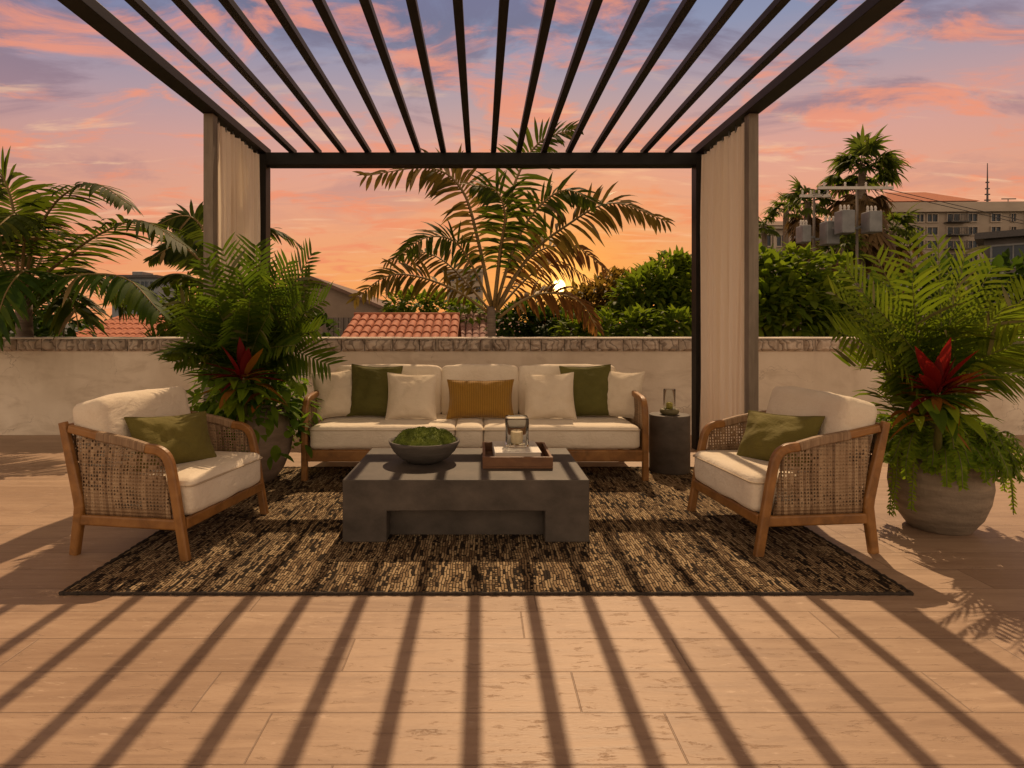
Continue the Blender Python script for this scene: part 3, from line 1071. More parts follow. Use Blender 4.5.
ZS = .457 + RZ
throw_pillow(337, 0, 5.36, .38, .43, .17, M['linen2'], 'pale cream pillow leaning at the sofa end by the brown planter', 24, -14, -3, 31, ZS)
throw_pillow(372.5, 0, 5.38, .475, .475, .17, M['olive2'], 'square olive green pillow on the sofa half nearer the brown planter', -4, -13, 2, 32, ZS)
throw_pillow(411, 0, 5.24, .445, .415, .17, M['linen2'], 'square cream pillow between a green pillow and the moss bowl side of the sofa', 3, -16, 1, 33, ZS)
throw_pillow(480.5, 0, 5.30, .60, .35, .16, M['mustard'], 'mustard yellow ribbed lumbar pillow in the middle of the sofa', 0, -14, 0, 34, ZS, kind='lumbar_pillow')
throw_pillow(550.5, 0, 5.24, .455, .415, .17, M['linen2'], 'square cream pillow on the sofa behind the glass candle holder', -3, -16, -2, 35, ZS)
throw_pillow(589.5, 0, 5.38, .475, .475, .17, M['olive2'], 'square olive green pillow on the sofa half nearer the concrete side table', 3, -13, -2, 36, ZS)
throw_pillow(618.5, 0, 5.36, .38, .43, .17, M['linen2'], 'pale cream pillow leaning at the sofa end by the concrete side table', -24, -14, 3, 37, ZS)

# ------------------------------------------------------------------ COFFEE TABLE
tb = empty('coffee_table', (-.088, 3.978, RZ))
hx, hy, zt = .722, .472, .366
m = MB()
# one cast body: bridge section swept front to back
sec = [(-hx, 0), (-hx, zt), (hx, zt), (hx, 0), (.463, 0), (.463, .182), (-.463, .182), (-.463, 0)]
m.loft([[(x, y, z) for x, z in sec] for y in (-hy, hy)])
m.build('table_body', M['concrete'], tb, bevel=.006)
m = MB()
m.box(-.462, .462, -hy + .13, hy - .13, .002, .181)
m.build('plinth', M['concrete'], tb)
tag(tb, 'low charcoal concrete coffee table with recessed plinth in front of the sofa', 'coffee table')
ZTB = RZ + zt

# bowl of moss
bw = MB()
prof = [(.085, 0), (.10, .0), (.16, .03), (.205, .075), (.232, .125), (.237, .143), (.228, .146), (.220, .130), (.19, .08), (.14, .04), (.05, .028)]
bw.lathe(prof, seg=48)
o = bw.build('bowl', M['bowl'], None, True, (-.377, 4.0, ZTB))
tag(o, 'wide dark stone bowl standing on the coffee table', 'bowl')
ms = MB()
bm = bmesh.new()
rnd = random.Random(8)
blobs = [((0, 0, .03), .165)]
for k in range(17):
    a = k * 2.399
    rr_ = .185 * math.sqrt((k + .5) / 17)
    blobs.append(((rr_ * math.cos(a), rr_ * math.sin(a), .118 + .045 * (1 - (rr_ / .185) ** 2)), rnd.uniform(.052, .068)))
bmesh.ops.create_uvsphere(bm, u_segments=96, v_segments=64, radius=1)
for v in bm.verts:
    d = v.co.normalized()
    p = Vector((d.x * .212, d.y * .212, .128 + d.z * (.050 if d.z > 0 else .03)))
    if d.z < 0:
        p.x *= 1 + .25 * d.z
        p.y *= 1 + .25 * d.z
    h = 0
    for c, r_ in blobs[1:]:
        q = math.hypot(p.x - c[0], p.y - c[1]) / r_
        if q < 1 and d.z > -.1:
            h = max(h, .058 * math.sqrt(1 - q * q))
    p.z += (h - .022) * max(0, d.z) ** .5 + .005 * mnoise.noise(p * 60)
    v.co = p
ms.add([tuple(v.co) for v in bm.verts], [tuple(v.index for v in f.verts) for f in bm.faces])
bm.free()
# tufts
for k in range(2600):
    a, r_ = rnd.uniform(0, 2 * PI), .205 * math.sqrt(rnd.random())
    x_, y_ = r_ * math.cos(a), r_ * math.sin(a)
    h = 0
    for c, rb in blobs[1:]:
        q = math.hypot(x_ - c[0], y_ - c[1]) / rb
        if q < 1:
            h = max(h, .058 * math.sqrt(1 - q * q))
    dz_ = math.sqrt(max(0, 1 - (r_ / .212) ** 2))
    z_ = .128 + .050 * dz_ + (h - .022) * dz_ ** .5 - .002
    strip_leaf(ms, (x_, y_, z_), (rnd.uniform(-.6, .6), rnd.uniform(-.6, .6), 1), rnd.uniform(.008, .016), .004, (1, 0, 0), .2)
o = ms.build('moss_mound', M['moss'], None, True, (-.377, 4.0, ZTB + .004))
tag(o, 'mound of green moss heaped in the dark stone bowl', 'moss')

# tray
ty = empty('tray', (.232, 4.04, ZTB + .001))
m = MB()
m.box(-.222, .222, -.26, .26, 0, .012)
m.build('tray_base', M['walnut'], ty, bevel=.002)
for s in (-1, 1):
    m = MB()
    m.box(-.222, .222, -.009, .009, -.029, .032)
    m.build('tray_side', M['walnut'], ty, False, (0, s * .251, .0415), .002)
    m = MB()
    m.box(-.009, .009, -.2415, .2415, -.029, .029)
    m.build('tray_side', M['walnut'], ty, False, (s * .213, 0, .0415), .002)
tag(ty, 'rectangular walnut tray with raised sides on the coffee table', 'tray')
bk = empty('book', (.235, 4.06, ZTB + .0135), R(1.5))
m = MB()
m.box(-.150, .150, -.2, .2, .0, .005)
m.box(-.150, .150, -.2, .2, .068, .074)
m.box(-.150, -.145, -.2, .2, .005, .068)
m.build('cover', M['book'], bk, bevel=.0015)
m = MB()
m.box(-.1445, .145, -.194, .194, .0055, .0675)
m.build('pages', M['pages'], bk)
tag(bk, 'thick pale coffee table book lying in the walnut tray', 'book')
zc = ZTB + .0135 + .0745
ho = empty('candle_holder', (.243, 4.08, zc))
m = MB()


def rsq(hw_, r_, z, n=6):
    pts = []
    for cx_, cy_, a0 in ((1, 1, 0), (-1, 1, 90), (-1, -1, 180), (1, -1, 270)):
        for k in range(n):
            a = R(a0 + 90 * k / (n - 1))
            pts.append((cx_ * (hw_ - r_) + r_ * math.cos(a), cy_ * (hw_ - r_) + r_ * math.sin(a), z))
    return pts


m.loft([rsq(.066, .02, .0), rsq(.076, .022, .008), rsq(.078, .022, .03), rsq(.078, .022, .185), rsq(.075, .021, .196), rsq(.072, .02, .190), rsq(.072, .02, .02), rsq(.06, .018, .014)])
m.build('glass', M['glass'], ho, True)
tag(ho, 'rounded square clear glass candle holder standing on the pale book', 'candle holder')
ca = empty('candle', (.243, 4.08, zc + .0145))
m = MB()
m.lathe([(.04, 0), (.042, .004), (.042, .075), (.038, .08), (.01, .077)], seg=28)
m.build('wax', M['wax'], ca, True)
m = MB()
m.tube([(0, 0, .076), (.001, 0, .086), (.003, 0, .094)], .0015, 5)
m.build('wick', M['wick'], ca)
tag(ca, 'short cream pillar candle inside the glass holder on the book', 'candle')

# side table and its candle
m = MB()
m.lathe([(.168, 0), (.174, .006), (.174, .49), (.170, .497), (.0005, .498)], seg=56)
o = m.build('side_table', M['concrete2'], None, False, (1.665, 5.30, RZ), .0)
for p in o.data.polygons:
    p.use_smooth = abs(p.normal.z) < .6
tag(o, 'round grey concrete drum side table at the end of the sofa', 'side table')
zs = RZ + .499
m = MB()
m.lathe([(.055, 0), (.078, .012), (.083, .032), (.076, .048), (.056, .052), (.05, .04), (.02, .036)], seg=36)
tag(m.build('candle_dish', M['dish'], None, True, (1.655, 5.27, zs)), 'small round olive stone dish on the concrete side table', 'dish')
m = MB()
m.lathe([(.05, .0), (.051, .18), (.0485, .182), (.0475, .178), (.0465, .004)], seg=36)
tag(m.build('glass_chimney', M['glass'], None, True, (1.655, 5.27, zs + .041)), 'tall clear glass cylinder set in the olive dish', 'candle holder')
m = MB()
m.lathe([(.028, 0), (.028, .055), (.024, .06), (.002, .058)], seg=24)
m.tube([(0, 0, .056), (.001, 0, .07)], .0015, 5)
tag(m.build('candle', M['wax2'], None, True, (1.655, 5.27, zs + .042)), 'yellow candle inside the tall glass cylinder on the side table', 'candle')


# ------------------------------------------------------------------ PLANTERS
def planter(name, loc, prof, matl, label, soil_z, soil_r):
    root = empty(name, loc)
    m = MB()
    m.lathe(prof, seg=64)
    m.build('pot', matl, root, True)
    m = MB()
    m.lathe([(soil_r, soil_z - .02), (soil_r * .8, soil_z), (.01, soil_z + .015)], seg=24)
    m.build('soil', M['soil'], root, True)
    tag(root, label, 'planter')
    return root


PL = Vector((-1.935, 4.98, RZ))
planter('planter', PL, [(.20, 0), (.225, .008), (.29, .10), (.345, .24), (.358, .36), (.335, .47), (.30, .545), (.305, .575), (.29, .58), (.275, .55), (.30, .46)],
        M['pot_dark'], 'brown rounded planter pot between the armchair and the sofa end', .53, .27)
PR = Vector((2.90, 3.80, 0))
planter('planter', PR, [(.150, 0), (.168, .006), (.225, .09), (.260, .19), (.274, .28), (.266, .37), (.245, .44), (.235, .46), (.222, .457), (.215, .43), (.235, .36)],
        M['pot'], 'weathered pale grey rounded planter pot behind the right armchair', .41, .208)


def clipL(p):
    # keep the left planting clear of the curtain, its posts and the wall
    q = p + PL
    return (q.x < -2.13 and q.y > 4.98) or q.y > 7.0 or (q.x < -1.50 and q.x > -2.4 and q.y < 4.1 and q.z < .85) or q.z < .1


def clipR(p):
    q = p + PR
    return q.y > 7.0 or (q.x < 2.38 and q.z < 1.0 and 3.2 < q.y < 4.3) or q.z < .06


def areca(name, base, spec, matl, label, clip, z0, seed, leaf=.34, W=.024, n=30, extra=26, elmin=.6):
    """spec: list of (px, py, Y) tips; fronds arch from the soil to their tip"""
    rnd = random.Random(seed)
    root = empty(name, base)
    st = MB()
    cr = MB()
    for (px, py, Y, arch) in spec:
        tip = at(px, py, Y) - base
        b = Vector((rnd.uniform(-.1, .1), rnd.uniform(-.1, .1), z0))
        hor = Vector((tip.x, tip.y, 0))
        mid = b.lerp(tip, .55) + Vector((0, 0, arch)) - hor * .06
        q1 = b.lerp(mid, .5) + Vector((0, 0, arch * .35)) - hor * .06
        frond(cr, [b, q1, mid, tip], leaf * rnd.uniform(.85, 1.15), n, W, rnd.uniform(.15, .5), rnd.uniform(.05, .35), .008, (0, 1), clip, rnd, .30, .55, .45, .07, (rnd.uniform(-.5, .5), -1, rnd.uniform(.3, .9)))
    for k in range(extra):
        a = rnd.uniform(0, 2 * PI)
        ln = rnd.uniform(.45, .85)
        el = rnd.uniform(elmin, 1.35)
        d = Vector((math.cos(a) * math.cos(el), math.sin(a) * math.cos(el), math.sin(el)))
        b = Vector((rnd.uniform(-.12, .12), rnd.uniform(-.12, .12), z0 + rnd.uniform(-.02, .2)))
        frond(cr, [b, b + d * ln * .4, b + d * ln * .8 + Vector((0, 0, -.02)), b + d * ln * 1.15 + Vector((0, 0, -.22 * ln))], leaf * rnd.uniform(.85, 1.15), n - 4, W * 1.15,
              rnd.uniform(.4, .9), .25, .007, (0, 1), clip, rnd, .22, .45, .5)
    for k in range(9):
        a = rnd.uniform(0, 6.28)
        st.tube(spline([(rnd.uniform(-.09, .09), rnd.uniform(-.09, .09), z0 - .02), (.1 * math.cos(a), .1 * math.sin(a), z0 + .3), (.16 * math.cos(a), .16 * math.sin(a), z0 + .62)], 6), [.012, .012, .011, .01, .009, .008, .006], 6)
    st.build('stems', M['stem'], root, True)
    cr.build('crown', [matl, M['stem']], root, True)
    tag(root, label, 'palm plant')
    return root


areca('potted_palm', PL, [
    (205, 262, 4.7, .10), (222, 248, 4.9, .1), (262, 252, 4.9, .12), (312, 253, 4.8, .20), (288, 262, 4.7, .15), (325, 300, 4.7, .2),
    (318, 330, 4.6, .22), (178, 300, 4.5, .18), (165, 352, 4.4, .28), (182, 330, 4.4, .22), (240, 270, 4.6, .1), (275, 280, 4.5, .12),
    (300, 300, 4.5, .2), (215, 300, 4.5, .14), (250, 300, 4.4, .12), (200, 345, 4.3, .2), (330, 365, 4.6, .3), (295, 345, 4.4, .22),
    (232, 318, 4.4, .16), (270, 312, 4.4, .16), (310, 280, 5.2, .18), (255, 245, 5.1, .08), (176, 362, 4.5, .3)],
    M['areca'], 'tall dark green feathery palm growing in the brown planter', clipL, .53, 41, .32, .026, 26, 12)
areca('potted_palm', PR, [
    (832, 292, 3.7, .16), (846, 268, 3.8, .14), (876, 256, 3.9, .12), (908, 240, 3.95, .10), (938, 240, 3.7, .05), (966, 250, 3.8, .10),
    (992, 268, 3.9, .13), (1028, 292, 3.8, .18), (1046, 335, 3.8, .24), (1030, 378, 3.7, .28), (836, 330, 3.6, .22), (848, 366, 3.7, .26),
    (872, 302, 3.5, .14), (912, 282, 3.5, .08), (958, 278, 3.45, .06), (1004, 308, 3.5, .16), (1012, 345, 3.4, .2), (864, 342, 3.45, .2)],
    M['areca_yellow'], 'bright yellow green feathery palm growing in the weathered grey planter', clipR, .41, 42, .30, .024, 24, 8, .9)


def rosette(name, base, z0, px, py, Y, leaves, label, cat, clip, seed):
    root = empty(name, base)
    rnd = random.Random(seed)
    c = at(px, py, Y) - base
    m = MB()
    m.tube([(c.x * .6, c.y * .6, z0), c * .9 + Vector((0, 0, z0 * .1)), c], [.02, .018, .012], 6, 3)
    for (dx, dz, L, W, mi, dr) in leaves:
        d = Vector((dx, -.35 + rnd.uniform(-.25, .25), dz))
        lance(m, c + Vector((dx * .03, 0, rnd.uniform(-.03, .02))), d, L, W, dr, mi, clip, .3)
    for k in range(12):
        a = rnd.uniform(0, 6.28)
        lance(m, c, (math.cos(a), math.sin(a), rnd.uniform(.2, 1.)), rnd.uniform(.16, .26), .05, .5, rnd.choice((0, 1, 1, 2)), clip)
    for k in range(46):
        a = rnd.uniform(0, 6.28)
        q = c + Vector((rnd.uniform(-.12, .12), rnd.uniform(-.02, .16), rnd.uniform(-.20, -.02)))
        lance(m, q, (math.cos(a), math.sin(a) - .4, rnd.uniform(-.3, .7)), rnd.uniform(.18, .34), rnd.uniform(.05, .085), .9, rnd.choice((4, 4, 4, 2, 5)), clip)
    m.build('rosette', [M['red'], M['darkred'], M['orange'], M['stem'], M['fern'], M['areca_dark']], root, True)
    tag(root, label, cat)


rosette('bromeliad', PR, .41, 938, 392, 3.42, [
    (0, 1, .32, .085, 0, .1), (-.55, 1, .30, .08, 0, .2), (.6, 1, .29, .08, 0, .25), (-.75, .7, .28, .06, 0, .35), (-1.1, .25, .30, .055, 1, .35),
    (.8, .8, .27, .07, 2, .3), (.9, .35, .26, .06, 2, .4), (1.2, .1, .26, .055, 0, .3), (-.4, -.2, .18, .05, 2, .5), (.5, .2, .2, .055, 1, .5), (-.15, .9, .24, .06, 1, .1),
    (.15, .8, .24, .06, 0, .2), (-.9, -.1, .22, .05, 1, .5), (-.6, .9, .26, .08, 0, .25), (.65, .75, .25, .075, 0, .3), (-.2, .55, .2, .07, 1, .3), (1.0, .5, .28, .06, 2, .35),
    (-1.0, .5, .27, .06, 1, .4), (.25, .5, .2, .06, 0, .35), (-1.2, 0, .24, .05, 2, .5), (1.1, -.15, .26, .05, 1, .5)],
    'bright red and orange bromeliad in the weathered grey planter', 'bromeliad', clipR, 5)
rosette('bromeliad', PL, .53, 243, 378, 4.45, [
    (0, 1, .30, .08, 1, .1), (-.35, 1, .30, .08, 0, .2), (.35, 1, .29, .08, 1, .2), (-.8, .6, .30, .06, 1, .35), (-1.1, .25, .34, .055, 1, .3),
    (.6, .9, .32, .07, 2, .3), (.9, .4, .28, .055, 1, .4), (1.2, .05, .34, .05, 1, .2), (-.4, -.2, .2, .05, 1, .5), (.3, .1, .2, .055, 2, .5), (.1, .7, .24, .06, 0, .3)],
    'dark red bromeliad half hidden in the brown planter', 'bromeliad', clipL, 6)

# trailing fern round the right pot
rnd = random.Random(17)
root = empty('trailing_fern', PR)
m = MB()
for k in range(96):
    a = k / 96 * 2 * PI + rnd.uniform(-.1, .1)
    d = Vector((math.cos(a), math.sin(a), 0))
    out = rnd.uniform(.30, .46)
    drop = rnd.uniform(-.06, .12) if abs(math.cos(a)) < .8 or k % 3 else rnd.uniform(.18, .40)
    zr = .47
    c = [d * .16 + Vector((0, 0, .44)), d * (out * .75) + Vector((0, 0, zr + rnd.uniform(.08, .22))), d * out + Vector((0, 0, zr + .02)),
         d * (out + rnd.uniform(.0, .06)) + Vector((0, 0, zr - drop))]
    pts = spline(c, 18)
    if any(clipR(p) for p in pts):
        pts = [p for p in pts if not clipR(p)]
        if len(pts) < 6:
            continue
    m.tube(pts, .003, 4, 1)
    for i in range(3, len(pts) - 1):
        T = (pts[i + 1] - pts[i - 1]).normalized()
        for j in range(3):
            for s in (-1, 1):
                S = T.cross(d).normalized() * s
                L = .060 * (1 - .5 * i / 18) * rnd.uniform(.7, 1.2)
                strip_leaf(m, pts[i].lerp(pts[i + 1], j / 3), S + T * .5 + rdir(rnd) * .45, L, .013, T, .3, 0, 3, clipR)
m.build('foliage', [M['fern'], M['stem']], root, True)
tag(root, 'light green fern trailing over the rim of the weathered grey planter', 'fern')
# broad leaves round the left pot
rnd = random.Random(18)
root = empty('trailing_plant', PL)
m = MB()
for k in range(460):
    a = rnd.uniform(0, 2 * PI)
    d = Vector((math.cos(a), math.sin(a), 0))
    rr_ = rnd.uniform(.22, .54)
    z = .60 + rnd.uniform(-.06, .32) - max(0, rr_ - .36) * rnd.uniform(.3, 2.6)
    p = d * rr_ + Vector((0, 0, z))
    if clipL(p):
        continue
    lance(m, p, d * .7 + Vector((rnd.uniform(-.6, .6), rnd.uniform(-.6, .6), rnd.uniform(-.9, .5))), rnd.uniform(.09, .17), rnd.uniform(.05, .085), .7, 0, clipL, .2)
for k in range(26):
    a = rnd.uniform(0, 2 * PI)
    d = Vector((math.cos(a), math.sin(a), 0))
    pts = spline([d * .2 + Vector((0, 0, .56)), d * .36 + Vector((0, 0, .66)), d * .43 + Vector((0, 0, .50)), d * .42 + Vector((0, 0, .50 - rnd.uniform(.1, .3)))], 12)
    pts = [p for p in pts if not clipL(p)]
    if len(pts) < 4:
        continue
    m.tube(pts, .003, 4, 1)
    for i in range(3, len(pts)):
        for s in (-1, 1):
            lance(m, pts[i], d * .4 + d.cross(Vector((0, 0, s))) * .8 + rdir(rnd) * .4 + Vector((0, 0, -.4)), rnd.uniform(.06, .10), .045, .5, 0, clipL, .2)
m.build('foliage', [M['broad'], M['stem']], root, True)
tag(root, 'broad leaved green creeper spilling over the brown planter', 'creeper')


# ------------------------------------------------------------------ PALMS BEHIND THE WALL
def clipW(off):
    def f(p):
        q = p + off
        return q.z < 1.2 and 7.02 < q.y < 7.45
    return f


def palm_by_fronds(name, base, top, fr, label, seed, rt=.07, mats=('palmleaf', 'rib')):
    rnd = random.Random(seed)
    root = empty(name, base)
    t = MB()
    pts = spline([(0, 0, 0), (top - Vector(base)) * .5 + Vector((.05, 0, 0)), top - Vector(base)], 24)
    t.tube(pts, [rt * (1.25 - .45 * i / 24) * (1 + .06 * (i % 2)) for i in range(25)], 12)
    t.build('trunk', M['bark'], root, True)
    b = Vector(base)
    for (ctrl, kw) in fr:
        mb = MB()
        kw = dict(kw)
        mt = kw.pop('mat', mats[0])
        frond(mb, [at(*c) - b for c in ctrl], rnd=rnd, clip=clipW(b), **kw)
        mb.build('frond', [M[mt], M[mats[1]]], root, True)
    tag(root, label, 'palm tree')
    return root


b0 = at(489, 340, 7.95)
b0.z = -3.2
G = 'palmgold'
palm_by_fronds('feather_palm', b0, at(491, 306, 7.95), [
    ([(492, 308, 7.95), (478, 240, 7.9), (462, 190, 7.8), (430, 168, 7.65), (364, 176, 7.5)], dict(leaf=0.54, n=45, W=0.055, droop=0.91, vee=.1, r0=.03, mat=G, tipf=.4, seg=4, ref=(.1, -1, .8), miss=.10, jit=.24)),
    ([(494, 308, 7.95), (503, 235, 7.95), (516, 180, 7.9), (540, 142, 7.85), (578, 128, 7.7)], dict(leaf=0.50, n=45, W=0.045, droop=0.55, vee=.15, r0=.03, seg=4, ref=(.1, -1, .8), miss=.10, jit=.24)),
    ([(496, 306, 7.95), (515, 245, 7.8), (538, 208, 7.65), (566, 190, 7.5), (598, 204, 7.3)], dict(leaf=0.43, n=37, W=0.050, droop=0.91, vee=.1, r0=.026, seg=4, ref=(.1, -1, .8), miss=.10, jit=.24)),
    ([(497, 310, 7.95), (528, 258, 7.85), (566, 226, 7.75), (612, 203, 7.65), (668, 222, 7.5)], dict(leaf=0.52, n=43, W=0.055, droop=1.00, vee=.1, r0=.028, mat=G, seg=4, ref=(.1, -1, .8), miss=.10, jit=.24)),
    ([(488, 312, 7.95), (455, 290, 7.85), (415, 276, 7.75), (385, 277, 7.65), (354, 300, 7.5)], dict(leaf=0.40, n=40, W=0.041, droop=0.91, vee=.2, r0=.022, mat=G, seg=4, ref=(.1, -1, .8), miss=.10, jit=.24)),
    ([(498, 318, 7.95), (524, 300, 7.9), (550, 293, 7.85), (580, 302, 7.8), (598, 330, 7.7)], dict(leaf=0.40, n=35, W=0.045, droop=1.27, vee=.0, r0=.022, mat='palmrust', seg=4, ref=(.1, -1, .8), miss=.10, jit=.24)),
    ([(491, 306, 7.9), (470, 262, 7.7), (452, 240, 7.5), (425, 238, 7.3), (398, 256, 7.1)], dict(leaf=0.37, n=33, W=0.045, droop=0.91, vee=.1, r0=.02, seg=4, ref=(.1, -1, .8), miss=.10, jit=.24)),
    ([(496, 308, 7.95), (520, 268, 8.1), (546, 248, 8.25), (578, 248, 8.4), (606, 270, 8.5)], dict(leaf=0.45, n=33, W=0.050, droop=1.18, vee=.0, r0=.022, mat='palmrust', seg=4, ref=(.1, -1, .8), miss=.10, jit=.24)),
    ([(496, 312, 7.95), (520, 285, 8.3), (540, 268, 8.6), (562, 262, 8.9), (590, 280, 9.2)], dict(leaf=0.43, n=32, W=0.043, droop=1.18, vee=.0, r0=.02, mat='palmrust', seg=4, ref=(.1, -1, .8), miss=.10, jit=.24)),
    ([(494, 306, 7.9), (500, 250, 7.6), (505, 215, 7.4), (495, 190, 7.3), (470, 185, 7.2)], dict(leaf=0.45, n=37, W=0.045, droop=0.82, vee=.15, r0=.024, seg=4, ref=(.1, -1, .8), miss=.10, jit=.24)),
    ([(489, 310, 7.95), (468, 285, 8.1), (445, 262, 8.2), (420, 252, 8.3), (385, 262, 8.4)], dict(leaf=0.35, n=32, W=0.041, droop=0.82, vee=.1, r0=.02, mat=G, seg=4, ref=(.1, -1, .8), miss=.10, jit=.24)),
], 'tall feather palm with arching olive fronds rising behind the middle of the parapet', 51, .065)

b1 = Vector((-5.95, 7.85, -3.2))
T1 = Vector((-5.95, 7.8, 1.75))
palm_by_fronds('feather_palm', b1, T1, [
    ([(20, 295, 7.8), (35, 282, 7.4), (75, 275, 7.0), (125, 278, 6.7), (160, 312, 6.4)], dict(leaf=0.66, n=46, W=.055, droop=1.04, vee=.0, r0=.024, mat='areca_dark', seg=4)),
    ([(22, 295, 7.8), (60, 262, 7.7), (100, 234, 7.6), (142, 221, 7.5), (186, 246, 7.4)], dict(leaf=0.74, n=46, W=.055, droop=0.64, vee=.1, r0=.026, seg=4)),
    ([(22, 292, 7.8), (38, 232, 7.6), (62, 196, 7.4), (96, 184, 7.2), (132, 206, 7.0)], dict(leaf=0.55, n=40, W=.05, droop=0.80, vee=.1, r0=.024, seg=4)),
    ([(18, 292, 7.8), (16, 235, 7.7), (10, 195, 7.6), (-6, 165, 7.5), (-40, 150, 7.4)], dict(leaf=0.72, n=46, W=.055, droop=0.64, vee=.2, r0=.026, seg=4)),
    ([(18, 295, 7.8), (-5, 250, 7.5), (-30, 215, 7.2), (-70, 205, 6.9), (-110, 230, 6.6)], dict(leaf=0.70, n=42, W=.05, droop=0.64, vee=.2, r0=.024, seg=4)),
    ([(20, 295, 7.8), (24, 240, 7.5), (18, 215, 7.1), (0, 225, 6.7), (-30, 260, 6.4)], dict(leaf=0.60, n=42, W=.05, droop=0.72, vee=.2, r0=.024, seg=4)),
    ([(18, 298, 7.8), (0, 280, 7.3), (-20, 285, 6.9), (-35, 310, 6.6), (-40, 350, 6.3)], dict(leaf=0.66, n=40, W=.05, droop=0.80, vee=.1, r0=.024, seg=4)),
    ([(20, 295, 7.8), (30, 275, 7.3), (22, 272, 6.8), (5, 295, 6.5), (-10, 345, 6.3)], dict(leaf=0.60, n=42, W=.05, droop=0.80, vee=.2, r0=.024, mat='areca_dark', seg=4)),
    ([(22, 297, 7.8), (50, 275, 8.0), (78, 268, 8.2), (105, 280, 8.4), (125, 310, 8.6)], dict(leaf=0.72, n=40, W=.055, droop=0.80, vee=.1, r0=.022, seg=4)),
    ([(20, 295, 7.8), (40, 262, 8.1), (45, 235, 8.4), (30, 215, 8.7), (0, 212, 9.0)], dict(leaf=0.72, n=40, W=.055, droop=0.72, vee=.1, r0=.022, seg=4)),
    ([(20, 295, 7.8), (8, 262, 8.1), (-10, 240, 8.4), (-40, 232, 8.7), (-80, 250, 9.0)], dict(leaf=0.72, n=40, W=.055, droop=0.72, vee=.1, r0=.022, seg=4)),
    ([(22, 296, 7.8), (45, 284, 7.6), (62, 290, 7.4), (75, 310, 7.3), (80, 345, 7.2)], dict(leaf=0.60, n=36, W=.05, droop=0.80, vee=.1, r0=.022, seg=4)),
], 'large dark feather palm leaning over the parapet at the far left', 52, .11)

b2 = at(222, 340, 8.6)
b2.z = -3.2
palm_by_fronds('feather_palm', b2, at(222, 300, 8.6), [
    ([(222, 305, 8.6), (212, 250, 8.6), (198, 222, 8.5), (180, 216, 8.4), (156, 226, 8.3)], dict(leaf=.36, n=36, W=.06, droop=.7, vee=.0, r0=.024, seg=4, ref=(0, -1, .8))),
    ([(222, 305, 8.6), (205, 268, 8.5), (188, 250, 8.4), (172, 247, 8.3), (150, 260, 8.2)], dict(leaf=.36, n=34, W=.06, droop=.7, vee=.0, r0=.024, seg=4, ref=(0, -1, .8))),
    ([(222, 305, 8.6), (204, 285, 8.5), (185, 275, 8.4), (165, 276, 8.3), (145, 290, 8.2)], dict(leaf=.45, n=32, W=.06, droop=.6, vee=.0, r0=.024, seg=4)),
    ([(222, 305, 8.6), (240, 260, 8.7), (255, 235, 8.8), (275, 230, 8.9), (300, 245, 9.0)], dict(leaf=.5, n=34, W=.06, droop=.7, vee=.1, r0=.024, seg=4)),
    ([(222, 305, 8.6), (214, 262, 8.9), (204, 238, 9.2), (190, 230, 9.5), (165, 238, 9.8)], dict(leaf=.5, n=36, W=.07, droop=.9, vee=.0, r0=.024, seg=4)),
], 'dark palm with broad flat leaflets standing behind the left curtain', 53, .08)


# shrubs behind the wall
def S(px, py, Y, r):
    return (at(px, py, Y), r)


def gb(px, Y):
    p = at(px, 330, Y)
    return (p.x, p.y, -3.2)


shrub('leafy_tree', gb(662, 9.6), [S(655, 292, 9.5, .5), (at(672, 275, 9.7), .38), S(640, 300, 9.3, .42), S(690, 290, 9.6, .42), S(668, 315, 9.4, .5), S(630, 322, 9.3, .4), S(680, 268, 9.8, .25)],
      3600, .17, .075, M['shrub'], 'dense green broadleaf tree against the right pergola post behind the parapet', 'tree', 61, None, 7, .7)
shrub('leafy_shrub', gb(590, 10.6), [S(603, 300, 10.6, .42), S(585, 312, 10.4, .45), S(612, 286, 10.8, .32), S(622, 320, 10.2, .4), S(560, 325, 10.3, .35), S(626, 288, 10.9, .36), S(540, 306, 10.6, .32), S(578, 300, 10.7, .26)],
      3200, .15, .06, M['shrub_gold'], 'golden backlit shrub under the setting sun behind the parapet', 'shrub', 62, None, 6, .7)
shrub('leafy_shrub', gb(530, 10.0), [S(520, 322, 10, .35), S(545, 328, 9.8, .35), S(508, 330, 9.8, .3), S(570, 332, 9.4, .32)],
      1300, .16, .07, M['shrub_dark'], 'low dark shrub beside the middle palm trunk behind the parapet', 'shrub', 63, None, 5, .7)
shrub('leafy_shrub', gb(645, 8.4), [S(640, 328, 8.3, .28), S(600, 332, 8.3, .26), S(675, 330, 8.4, .3), S(575, 334, 8.4, .25)],
      1300, .15, .07, M['shrub'], 'low green shrub just over the coping under the broadleaf tree', 'shrub', 64, None, 5, .7)
shrub('leafy_shrub', gb(790, 8.8), [S(775, 285, 8.8, .42), S(800, 272, 9.0, .36), S(762, 310, 8.6, .40), S(792, 312, 8.6, .46), S(822, 300, 8.8, .42), S(835, 275, 9.2, .3), S(840, 325, 8.6, .4), S(760, 265, 9, .25)],
      2400, .20, .10, M['shrub'], 'tall glossy green shrub between the right curtain and the grey planter palm', 'shrub', 65, None, 8, .7)
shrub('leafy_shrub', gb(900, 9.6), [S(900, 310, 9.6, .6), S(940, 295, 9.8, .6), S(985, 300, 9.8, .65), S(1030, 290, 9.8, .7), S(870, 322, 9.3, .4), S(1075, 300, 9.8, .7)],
      1500, .26, .12, M['shrub_dark'], 'dark shrub mass behind the grey planter palm and the parapet', 'shrub', 66, None, 7, .7)
